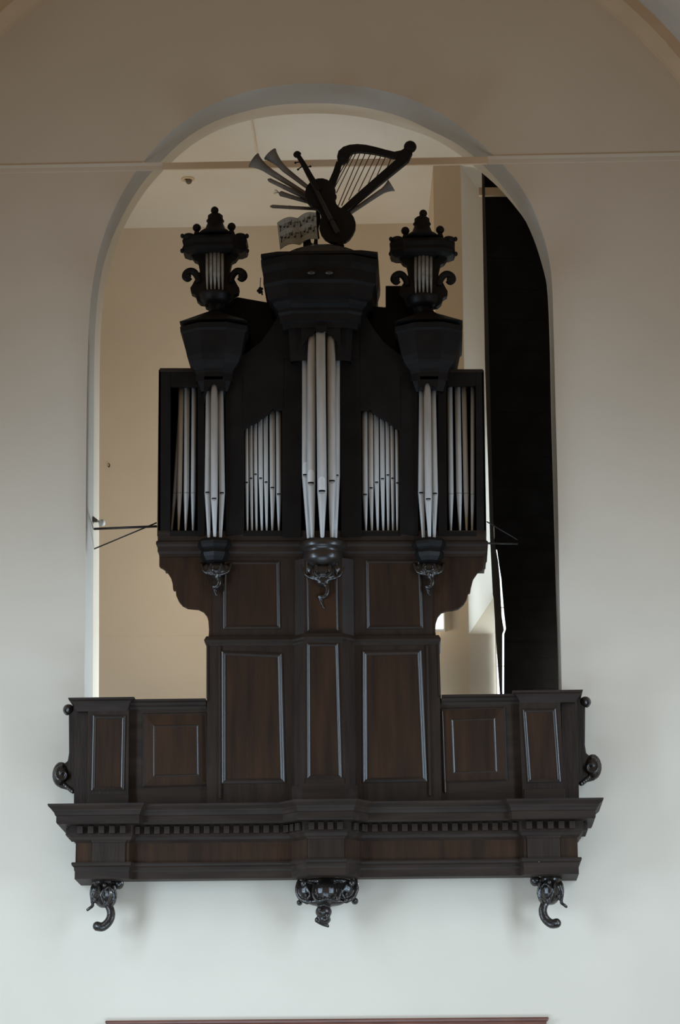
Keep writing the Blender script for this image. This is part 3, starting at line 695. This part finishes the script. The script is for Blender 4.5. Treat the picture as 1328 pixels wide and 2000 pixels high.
# ---- superstructure
# centre tower entablature
def canted(cx, w, Yb, Yf, f=.55, py=600, ym=None):
    x = Px(cx, -.6, py); ww = w*PX; ym = Yf+.14 if ym is None else ym
    return [(x-ww, Yb), (x-ww, ym), (x-ww*f, Yf), (x+ww*f, Yf), (x+ww, ym), (x+ww, Yb)]
pc = canted(625.5, 73.5, .15, -.66, .72, 620, -.60)
zr = P(627, 640, -.66).z
def prz(lst, Y, px=627): return [(o*PX, P(px, y, Y-o*PX).z) for o, y in lst]
mb = MB(); mb.sweep(pc, [(-14*PX, P(627, 700, -.66).z)]+prz([(-10, 640), (0, 640), (1, 630), (6, 626), (7, 612), (10, 606), (10, 600), (17, 592), (20, 584), (28, 578), (30, 566), (33, 552), (38, 545), (38, 524), (42, 510), (43, 497)], -.66)[0:]+[(-14*PX, P(627, 492, -.9).z)], K)
mb.build('centre_entablature', OAK_DIM, organ)
x0 = Px(627, -.2, 480)
mb = MB(); zt = P(627, 494, -.80).z; mb.plan([(x+((x-x0)*.06), y-.02) for x, y in canted(625.5, 109, .12, -.84, .72, 620, -.78)], zt-.03, zt); mb.build('cornice_lid', OAK_DIM, organ)
# low domed cap carrying the trophy
xx = Px(630, -.45, 485)
zq = P(630, 492, -.60).z
mb = MB(); mb.lathe(xx, -.42, [(.38, zq-.16), (.38, zq), (.33, zq+.02), (.27, zq+.05), (.17, zq+.075), (.12, zq+.09), (0.001, zq+.09)][::1], seg=36); mb.build('domed_cap', CARVE, organ)
# polished egg shapes on the entablature front
for px in (608, 643):
    mb = MB(); mb.ball(P(px, 533, -.875), .045, .03, .022); mb.build('boss', POLISH, organ)
mb = MB(); mb.prism(R4(553, 600, 702, 700), YC-.03, .1); mb.build('centre_tower_core', OAK_DIM, organ)
# side tower entablatures: pointed plan
for cx, nm in ((420, 'l'), (838, 'r')):
    x = Px(cx, YC, 700); ww = 36*PX
    pth = [(x-ww, .15), (x-ww, -.54), (x-ww*.5, -.60), (x+ww*.5, -.60), (x+ww, -.54), (x+ww, .15)]
    dyy = 0
    mb = MB(); mb.sweep(pth, [(-10*PX, P(cx, 760, -.6).z)]+prz([(-3, 742), (0, 742), (0, 728), (2, 720), (6, 714), (10, 708), (13, 702), (17, 690), (20, 676), (23, 660), (26, 645), (30, 640), (31, 630)], -.58, cx)+[(-10*PX, P(cx, 628, -.7).z)], 0)
    mb.build('tower_entablature', OAK_DIM, organ)
    zt = P(cx, 628, -.66).z; w2 = (36+31)*PX
    mb = MB(); base = [(x-w2, .15), (x-w2, -.68), (x-w2*.5, -.74), (x+w2*.5, -.74), (x+w2, -.68), (x+w2, .15)]
    zn = P(cx, 606, -.4).z; w3 = 9*PX
    topq = [(x-w3, -.25), (x-w3, -.34), (x-w3*.5, -.42), (x+w3*.5, -.42), (x+w3, -.34), (x+w3, -.25)]
    vs = [(a, b, zt) for a, b in base]+[(a, b, zt+.05 if False else zn) for a, b in topq]
    mb.add(vs, [(5, 4, 3, 2, 1, 0)]+[(i, i+1, 7+i, 6+i) for i in range(5)]+[(5, 0, 6, 11), (6, 7, 8, 9, 10, 11)])
    mb.build('tower_roof', OAK_DIM, organ)
# rear boards filling between the towers
board('rear_board', [(410,604),(463,580),(531,592),(548,600),(548,730),(383,730),(383,640)], -.10, .0)
board('rear_board', [(704,596),(753,600),(753,558),(800,558),(806,566),(846,606),(875,640),(877,730),(704,730)], -.10, .0)
board('top_board', [(383,722),(395,716),(460,700),(476,704),(476,740),(383,740)], YC-.01, YC+.04)
board('top_board', [(780,704),(800,700),(862,716),(877,722),(877,742),(780,742)], YC-.01, YC+.04)

# ================================================================== PIPE TURRETS on the side towers
def turret(cx, dy, tilt, label):
    Y = -.36
    z0 = P(cx, 606+dy, Y)
    t = thing('pipe_turret', label, 'finial', (z0.x, Y, z0.z), 'carved pipe turrets on the side towers')
    X = lambda dx: cx+dx
    half = [(0,560),(14,560),(17,553),(14,545),(13,520),(16,508),(22,502),(27,498),(28,490)]
    # back board
    H = [(7,613),(7,604),(19,598),(19,593),(28,592),(35,586),(38,576),(46,572),(48,562),(44,556),(41,550),(35,540),(29,530),(31,520),(33,511),(40,508),(46,500),(48,492),(30,470),(0,468)]
    pl = [(X(-a), b+dy) for a, b in H]+[(X(a), b+dy) for a, b in H[::-1]]
    mb = MB(); mb.prism(pl, Y, Y+.10); mb.build('back_board', OAK_DIM, t, bevel=.006)
    # pedestal neck
    mb = MB(); zb, zt_ = P(cx, 616+dy, Y).z, P(cx, 592+dy, Y).z
    mb.lathe(z0.x, Y+.02, [(.11, zb), (.045, zb+.03), (.045, zb+.05), (.08, zt_-.01), (.10, zt_)], seg=20); mb.build('neck', OAK_DIM, t)
    mb = MB(); zb, zt_ = P(cx, 592+dy, Y-.06).z, P(cx, 567+dy, Y-.12).z
    mb.lathe(z0.x, Y+.0, [(.02, zb), (.10, zb+.01), (.14, zb+.04), (.15, zt_-.03), (.16, zt_-.01), (.155, zt_), (.01, zt_)], PI, 2*PI, 16); mb.build('bowl', OAK_DIM_P, t)
    # crown: canted block with corner nubs
    zc0, zc1 = P(cx, 491+dy, Y-.1).z, P(cx, 459+dy, Y-.1).z; w_ = 63*PX
    mb = MB(); pth = [(z0.x-w_, Y+.14), (z0.x-w_, Y-.06), (z0.x-w_*.6, Y-.14), (z0.x+w_*.6, Y-.14), (z0.x+w_, Y-.06), (z0.x+w_, Y+.14)]
    hh = zc1-zc0
    mb.sweep(pth, [(-.25, zc0), (-.05, zc0), (.0, zc0+.02), (.012, zc0+hh*.3), (.0, zc0+hh*.5), (.012, zc0+hh*.75), (0, zc1-.01), (-.02, zc1), (-.22, zc1+.01)]); 
    mb.plan([(z0.x-w_*.85, Y+.13), (z0.x-w_*.85, Y), (z0.x-w_*.4, Y-.11), (z0.x+w_*.4, Y-.11), (z0.x+w_*.85, Y), (z0.x+w_*.85, Y+.13)], zc0+.01, zc1)
    cr_ = mb.build('crown', OAK_DIM, t)
    for sx in (-1, 1):
        for dxx, yy_, r in ((63, 461, 4.2), (63.5, 490, 4.2)):
            mb = MB(); mb.ball(P(X(sx*dxx), yy_+dy, Y-.05), r*PX, .04, r*PX*1.05, 10, 7); mb.build('knob', OAK_DIM, cr_)
        mb = MB(); mb.ball(P(X(sx*50), 463+dy, Y-.05), 13*PX, .06, 8*PX, 12, 8); mb.build('carved_lump', OAK_DIM, cr_)
    # stepped top with three balls
    mb = MB(); zz0 = P(cx, 462+dy, Y).z; f_ = lambda y: P(cx, y+dy, Y).z
    mb.lathe(z0.x, Y-.0, [(.19, zz0), (.16, f_(456)), (.10, f_(448)), (.085, f_(440)), (.075, f_(436)), (.09, f_(432)), (.075, f_(428)), (.075, f_(422)), (.055, f_(419)), (.035, f_(418)), (.03, f_(416))], seg=20)
    mb.build('spire', OAK_DIM, t)
    for dxx, yy_, r in ((0, 411, 8), (-35, 445, 8.5), (33, 443, 8.5)):
        mb = MB(); p = P(X(dxx), yy_+dy, Y-.02); mb.ball(p, r*PX); mb.tube([p-Vector((0, 0, r*PX*.8)), p-Vector((0, 0, r*PX*1.9))], [.02, .035], 10); mb.build('ball', OAK_DIM, t)
    # side scrolls
    for sx in (-1, 1):
        q = [(31, 552), (33, 543), (37, 535), (43, 530), (50, 530), (56, 534), (58, 541), (53, 546), (48, 542)]
        mb = MB(); pts = cr([P(X(sx*a), b+dy, Y-.01) for a, b in q], 4); n_ = len(pts)
        mb.tube(pts, [(5.6+1.8*math.sin(PI*min(1, i/n_*1.2)))*PX for i in range(n_)], 10); mb.ball(P(X(sx*52), 539+dy, Y-.01), 6.5*PX, .035, 6.5*PX)
        mb.build('scroll', OAK_DIM, t)
    # row of little pipes
    k = 5
    for i in range(k):
        x_ = X(-14.5+7.3*i); pipe((x_+(.8 if i > 2 else .3), 568+dy), (x_, 536+dy), (x_, 488+dy), 6.6, Y-.03-.03*math.sin(PI*i/(k-1)), slot=False, par=t, foot=2.2, m=TINS)
    return t
TINS = mat('dull_small_pipe_tin', (0.34, 0.34, 0.32), .55, metal=.2, noise=.2, nscale=14)
turret(419.3, 0, 0, 'carved black turret with small grey pipes on the left side tower')
turret(826.5, 6, 0, 'carved black turret with small grey pipes on the right side tower')

# ================================================================== INSTRUMENTS (trophy on the central tower)
YT = -.50
def lobes(ax0, ax1, prof, Y, th, n=28):
    """flat rounded body: width profile along an axis given in pixels; returns MB"""
    a, b = P(*ax0, Y), P(*ax1, Y); d = (b-a); L = d.length; d.normalize(); s = Vector((d.z, 0, -d.x))
    pts = []
    for i in range(len(prof)): pass
    def wv(t):
        for (t0, w0), (t1, w1) in zip(prof, prof[1:]):
            if t0 <= t <= t1:
                u = (t-t0)/(t1-t0); return w0+(w1-w0)*(u*u*(3-2*u))
        return prof[-1][1]
    L1 = []; L2 = []
    for i in range(n+1):
        t = i/n; c_ = a+d*L*t; w_ = wv(t)*PX
        L1.append((c_+s*w_)); L2.append((c_-s*w_))
    poly = [(p.x, p.z) for p in L1]+[(p.x, p.z) for p in L2[::-1]]
    mb = MB(); mb.prism_w(poly, Y-th/2, Y+th/2); return mb
def curve(pxs, Y, n=5): return cr([P(x, y, Y) for x, y in pxs], n)
base = P(640, 478, YT)
# cello
t = thing('cello', 'black carved cello leaning left in the middle of the instrument group', 'cello', (base.x+.12, YT-.06, base.z))
Yv = YT-.08
def disc_poly(cx, cy, r, Y, a0=0, a1=2*PI, n=28): return [(cx+r*math.cos(a0+(a1-a0)*i/n), cy+r*math.sin(a0+(a1-a0)*i/n)) for i in range(n)]
mb = MB()
ax = Vector((659-626, 440-378)); axn = ax.normalized(); sn = Vector((axn.y, -axn.x))
# outline in local (s along axis px, w half width px)
prof = [(-31,0.5),(-29,10),(-25,18),(-18,25),(-8,29.5),(0,30.5),(8,29),(14,25),(17,27),(19,25),(23,20),(32,18),(40,20),(46,25),(48,30),(51,28.5),(58,34),(70,36),(82,34),(92,28),(99,19),(104,9),(105.5,.5)]
left = []; right = []
for s_, w_ in prof:
    c_ = Vector((626, 378))+axn*s_; left.append(c_+sn*w_); right.append(c_-sn*w_)
poly = [(p.x, p.y) for p in left]+[(p.x, p.y) for p in right[::-1]]
mb.prism(poly, Yv-.035, Yv+.035); mb.build('body', OAK_DIM, t, bevel=.012)
mb = MB(); mb.tube(curve([(622,372),(606,345),(594,323),(581,302)], Yv-.05), [7*PX+(4.6-7)*PX*i/15 for i in range(16)], 10); mb.build('neck', OAK_DIM, t)
mb = MB(); mb.prism([(601,346),(607,343),(664,452),(655,456)], Yv-.075, Yv-.05); mb.build('fingerboard', CARVE, t, bevel=.004)
mb = MB(); mb.ball(P(580, 302, Yv-.05), 7.5*PX, .03, 7*PX); mb.tube(spiral(580, 302, 6, 1.1, Yv-.06, 0, 1), [.014-.006*i/26 for i in range(27)], 8); mb.build('scroll', OAK_DIM, t)
for (xa_, ya_, xb_, yb_) in ((590,325,582,331), (597,327,606,325), (586,316,577,318)):
    mb = MB(); mb.tube([P(xa_, ya_, Yv-.05), P(xb_, yb_, Yv-.05)], [.006, .006], 8); mb.ball(P(xb_, yb_, Yv-.05), .012, .006, .012, 8, 6); mb.build('peg', OAK_DIM, t)
mb = MB()
for o in (-2.4, -.8, .8, 2.4):
    mb.tube([P(596+o*.8, 333-o*.4, Yv-.082), P(661+o*1.2, 458-o*.6, Yv-.082)], .0018, 5)
mb.build('strings', IRON, t, kind='stuff')
mb = MB(); mb.prism([(640,430),(655,424),(656,427),(641,433)], Yv-.08, Yv-.035); mb.build('bridge', OAK_DIM, t)
mb = MB(); mb.tube([P(662, 470, Yv), P(664, 482, Yv)], [.02, .045], 10); mb.build('foot', OAK_DIM, t)
# post behind (bow)
mb = MB(); mb.tube(curve([(626,400),(621,414),(622,432),(618,446),(620,466)], YT-.0), [.022]*21, 8); t2 = mb.build('carved_prop', OAK_DIM)
tag(t2, 'thin black carved prop standing between the music book and the cello', 'support')
# harp
t = thing('harp', 'black carved harp tilted right with curved neck and thin strings', 'harp', (base.x+.1, YT+.02, base.z+.3))
Yh = YT+.02
mb = MB(); mb.prism([(646,362),(640,357),(650,335),(657,314),(668,317),(662,340),(652,366)], Yh-.025, Yh+.025); mb.build('pillar', OAK_DIM, t, bevel=.008)
mb = MB(); mb.prism([(660,318),(658,305),(661,294),(670,286),(682,282),(698,280.5),(715,282),(735,286.5),(755,292),(770,295.5),(783,293),(797,284),(806,294),(795,309),(780,308),(768,308),(752,304),(735,300),(718,297.5),(702,296),(690,297.5),(684,301),(681,308),(678,315),(670,319)], Yh-.03, Yh+.03); mb.build('neck', OAK_DIM, t, bevel=.008)
mb = MB(); mb.ball(P(801, 287, Yh), 13*PX, .05, 13*PX); mb.ball(P(668, 308, Yh), 10*PX, .045, 10*PX); mb.build('scroll', OAK_DIM, t)
mb = MB(); mb.prism([(774,310),(790,292),(806,296),(798,313),(762,342),(717,379),(681,409),(672,414),(659,412),(696,378),(736,343)], Yh-.04, Yh+.04); mb.build('soundboard', OAK_DIM, t, bevel=.008)
strs = [((674,318),(651,367)), ((680,320),(655,377)), ((689,300),(657,406)), ((695,297),(661,408)), ((703,297),(668,405)), ((712,298),(681,388)), ((722,299),(700,372)), ((733,302),(719,357)), ((744,304),(737,342)), ((756,306),(752,330)), ((766,309),(764,320))]
strs = [((689,300),(653,367)), ((696,297),(657,377)), ((704,297),(659,406)), ((714,298),(667,402)), ((724,300),(681,391)), ((735,302),(700,374)), ((744,304),(719,359)), ((753,306),(736,344)), ((764,308),(756,328)), ((684,304),(650,360))]
for (a, b) in strs:
    mb = MB(); mb.tube([P(*a, Yh), P(*b, Yh)], .0052, 6); mb.build('string', STRING, t)
# trumpets and flutes
def horn(mouth, throat, end, rm, rt_, re_, Y, label, grp=None):
    a, b, c_ = P(*mouth, Y-.02), P(*throat, Y), P(*end, Y+.02)
    t = thing('trumpet', label, 'trumpet', tuple(c_), grp)
    d = (b-a); mb = MB()
    pts = [a, a+d*.06, a+d*.2, a+d*.4, a+d*.65, b, b+(c_-b)*.35, b+(c_-b)*.36, c_]
    rr = [rm, rm*.95, rm*.78, rm*.60, rm*.46, rt_, (rt_+re_)/2*1.0, (rt_+re_)/2, re_]
    mb.tube(pts, [r*PX for r in rr], 20, cap=False); mb.build('tube', GREYW, t)
    mb = MB(); mb.tube([a-d.normalized()*.004, a+d.normalized()*.008], [rm*PX*1.04]*2, 20, cap=False); mb.build('bell_rim', GREYW, t)
    mb = MB(); mb.tube([a+d*.02, a+d*.3], [rm*PX*.93, rm*PX*.5], 20, cap=True); mb.build('bell_inside', CARVE, t)
    return t
horn((495.5,313), (530,337), (604,383), 16, 6.4, 4.2, YT+.02, 'long grey trumpet pointing up left, outermost of the pair left of the cello')
horn((527.5,301), (556,331), (606,370), 15, 6.2, 4.2, YT+.04, 'long grey trumpet pointing up left, nearest the cello scroll')
horn((764,362.5), (739,378), (676,421), 12.5, 5.4, 4.2, YT+.04, 'single grey trumpet pointing up right below the harp')
def flute(a, b, w0, w1, Y, name, label, cat, ragged=False):
    A, B_ = P(*a, Y), P(*b, Y+.02); d = B_-A
    t = thing(name, label, cat, tuple(B_))
    mb = MB(); mb.tube([A, A+d*.05, A+d*.07, A+d*.4, A+d*.42, A+d*.44, B_], [w0*.35*PX, w0*PX, w0*PX, (w0+w1)/2*PX, (w0+w1)/2*PX*1.15, (w0+w1)/2*PX, w1*PX], 12); mb.build('tube', GREYW, t)
    if ragged:
        mb = MB()
        for i in range(7):
            q = A+Vector((random.uniform(-.06, -.02), random.uniform(-.01, .01), random.uniform(-.01, .04)))
            mb.tube([A+d*.02, (A+q)/2+Vector((0, 0, .01)), q], .0016, 5)
        mb.build('frayed_fibres', STRING, t, kind='stuff')
    return t
flute((523,350), (602,388), 4.2, 5, YT+.0, 'flute', 'straight grey flute pointing left just below the trumpets', 'flute')
t = flute((545,377), (606,396), 5.6, 3.6, YT+.0, 'shawm', 'broken grey pipe with frayed end between the two straight flutes', 'pipe', True)
flute((527.5,403), (618,408), 3.7, 3.4, YT+.02, 'flute', 'thin brown-grey flute lying almost level above the music book', 'flute')
# music book
Yk = YT-.14
bp = P(584, 478, Yk)
t = thing('music_book', 'open carved music book with painted notes at the foot of the cello', 'book', tuple(bp))
def page(TL, TR, BR, BL, bow, nm, lb):
    n_ = 14; vs = []; fs = []
    for i in range(n_+1):
        u = i/n_; to = P(TL[0]+(TR[0]-TL[0])*u, TL[1]+(TR[1]-TL[1])*u, Yk); bo = P(BL[0]+(BR[0]-BL[0])*u, BL[1]+(BR[1]-BL[1])*u, Yk)
        b_ = bow*math.sin(PI*u)
        for p in (to, bo):
            for th in (0, .012): vs.append((p.x, Yk-b_*.8+th, p.z+b_*.35*(1 if True else 0)))
    for i in range(n_):
        k = 4*i; fs += [(k, k+2, k+6, k+4)[::-1], (k+1, k+5, k+7, k+3)[::-1], (k, k+4, k+5, k+1)[::-1], (k+2, k+3, k+7, k+6)[::-1]]
    fs += [(0, 1, 3, 2), (4*n_, 4*n_+2, 4*n_+3, 4*n_+1)]
    mb = MB(); mb.add(vs, fs); pg = mb.build(nm, PAPER, t)
    def at(u, v):
        tx = TL[0]+(TR[0]-TL[0])*u; ty = TL[1]+(TR[1]-TL[1])*u; bx = BL[0]+(BR[0]-BL[0])*u; by = BL[1]+(BR[1]-BL[1])*u
        p = P(tx+(bx-tx)*v, ty+(by-ty)*v, Yk); b_ = bow*math.sin(PI*u); return Vector((p.x, Yk-b_*.8-.003, p.z+b_*.35))
    mb = MB()
    for v0 in (.22, .62):
        for k in range(4):
            v = v0+.055*k; mb.tube([at(.10+.8*i/8, v) for i in range(9)], .0011, 4)
        for k in range(5):
            u = .16+.16*k; v = v0+[.02, .10, .14, .05, .12][(k+lb) % 5]
            q = at(u, v); mb.ball(q, .0105, .004, .0085, 8, 6); mb.tube([q+Vector((.009, 0, 0)), q+Vector((.009, 0, .045))], .0022, 4)
            if k % 2 == 0: mb.tube([q+Vector((.009, 0, .045)), at(u+.16, v)+Vector((.009, 0, .045))], .0032, 4)
        mb.tube([at(.10, v0+.18), at(.13, v0+.05), at(.09, v0-.02), at(.12, v0-.06)], .0035, 5)
    mb.build('notes', INK, pg, kind='stuff')
page((541,435), (581,426), (585,478), (547,487), .05, 'left_page', 0)
page((581,426), (616,415), (621,467), (585,478), .045, 'right_page', 2)
mb = MB(); mb.prism([(592,484),(592,472),(597,466),(606,466),(608,474),(612,476),(614,466),(620,465),(621,484)], Yk+.03, Yk+.08); mb.build('rest', OAK_DIM, t, bevel=.006)

# hanging pull with carved knob beside the centre cornice
q0, q1 = P(509, 546, -.45), P(508, 560, -.45)
t = thing('hanging_tassel', 'small dark tassel hanging at the left corner of the central cornice', 'tassel', tuple(q1))
mb = MB(); mb.tube([q0+Vector((0, 0, .02)), q1], .004, 6); mb.build('cord', GREYW, t)
mb = MB()
for dx, dy_, r in ((0, 4, 4), (-4, 8, 3.2), (3, 10, 3), (-1, 12, 2.6), (4, 15, 2.2), (4, 4, 2.6)): mb.ball(P(508+dx, 560+dy_, -.45), r*PX, r*PX, r*PX, 8, 6)
mb.build('knot', OAK_DIM, t, remesh=.005)

# ================================================================== stays, screen, details
for i, (a, Ya, b, Yb, r, lb) in enumerate((((306,1028), .12, (184,1033), .30, .0125, 'thick dark iron stay running level from the organ to the left jamb'),
                                     ((306,1021), .16, (184,1072), .34, .007, 'thin iron stay slanting down from the organ to the left jamb'),
                                     ((950,1061), .12, (1010,1062), .60, .0105, 'thick dark iron stay running level from the organ to the black partition'),
                                     ((951,1019), .15, (1010,1054), .60, .0065, 'thin iron stay slanting down from the organ to the black partition'))):
    mb = MB(); p, q = P(*a, Ya), P(*b, Yb); d = (p-q).normalized(); mb.tube([p+d*.06*0, p+(q-p)*.5, q], r, 10)
    tag(mb.build('iron_stay', IRON), lb, 'rod')
# white fixture on the left jamb
q = P(186, 1016, .32)
t = thing('wall_spotlight', 'small white and grey fitting on the left jamb above the iron stays', 'lamp', tuple(q))
mb = MB(); a = P(180, 1006, .30); mb.prism([(179,1006),(190,1014),(189,1019),(182,1019)], .28, .31); mb.build('bracket', GREYW, t)
mb = MB(); mb.lathe(P(199, 1022, .30).x, .30, [(.005, P(199, 1028, .3).z), (.03, P(199, 1026, .3).z), (.035, P(199, 1020, .3).z), (.02, P(199, 1015, .3).z)], seg=16); mb.build('shade', WHITEP, t)
mb = MB(); mb.tube([P(189, 1017, .3), P(198, 1021, .3)], .012, 8); mb.build('arm', WHITEP, t)
mb = MB(); mb.tube(curve([(212,905),(214,908),(213,912),(211,910)], YBK-.03), .006, 6); tag(mb.build('wall_hook', IRON), 'tiny dark hook on the tan loft wall left of the organ', 'hook')
# black boarded partition in the right half of the opening
YS = .95
t = thing('boarded_partition', 'tall black partition of horizontal boards standing behind the right jamb', 'partition', (Px(1040, YS, 1350), YS, zl))
def left_edge(y): 
    pts = [(200, 938), (335, 944), (700, 954), (1000, 961), (1098, 974), (1130, 979), (1192, 984), (1228, 988), (1238, 984.5), (1500, 984)]
    for (y0, x0_), (y1, x1_) in zip(pts, pts[1:]):
        if y0 <= y <= y1: return x0_+(x1_-x0_)*(y-y0)/(y1-y0)
    return 984
y = 384.0
while y < 1470:
    ys = [y-.6, y+15, y+30.2]
    if 1080 < y < 1250: ys = [y-.6+30.8*i/8 for i in range(9)]
    poly = [(left_edge(v), v) for v in ys]+[(1150, ys[-1]), (1150, ys[0])]
    mb = MB(); mb.prism(poly, YS-(.006 if int((y-384)/30+.5) % 2 else 0), YS+.02); mb.build('board', BLACKB, t)
    y += 30
mb = MB(); mb.prism([(930,200),(1150,200),(1150,366),(943,366)], YS+.01, YS+.03); mb.build('top_board', BLACKB, t)
mb = MB(); mb.prism([(943,200),(1150,200),(1150,1500),(990,1500),(990,1090),(966,1070)], YS+.03, YS+.04); mb.build('backing', BLACKB, t)
mb = MB(); mb.prism([(935,366),(1100,366),(1100,381),(935,381)], YS-.05, YS); mb.build('cross_rail', PLASTER_T, t)
mb = MB(); mb.prism([(936,200),(941,335),(947,700),(953,900),(958,1050),(962.5,1165),(966,1255),(969.5,1350),(975,1500),(983,1500),(981,1350),(981,1237),(984,1229),(980,1205),(976,1130),(973,1097),(964,1000),(955.5,700),(945,335),(942,200)][0:10]+[(983,1500),(976,1350),(969,1255),(963.7,1167),(964,1050),(963,1000),(955.5,700),(945,335),(942,200)], YS-.06, YS-.03) if False else None
mb.prism([(937,200),(941,335),(947,700),(953,900),(957,1050),(962.5,1160),(964,1167),(969,1255),(976,1350),(984,1500),(990,1500),(981,1350),(981,1238),(984,1230),(980,1205),(976,1130),(973,1097),(965,1050),(963,1000),(955.5,700),(946,335),(943,200)], YS-.06, YS-.03)
mb.build('leaning_post', GREYW if False else mat('grey_brown_post', (.05, .045, .04), .7), t)
# bottom rail on the nave wall
z = P(640, 1990, -.06)
mb = MB(); x0_, x1_ = Px(213, -.06, 1990), Px(1064, -.06, 1988)
mb.sweep([(x0_, 0), (x0_, -.03), (x1_, -.03), (x1_, 0)], [(-.02, z.z), (.03, z.z), (.036, z.z-.012), (.03, z.z-.03), (.015, z.z-.04), (.01, z.z-.12), (-.02, z.z-.12)])
tag(mb.build('wooden_rail', REDW), 'long red-brown wooden top rail fixed low on the white wall', 'rail')
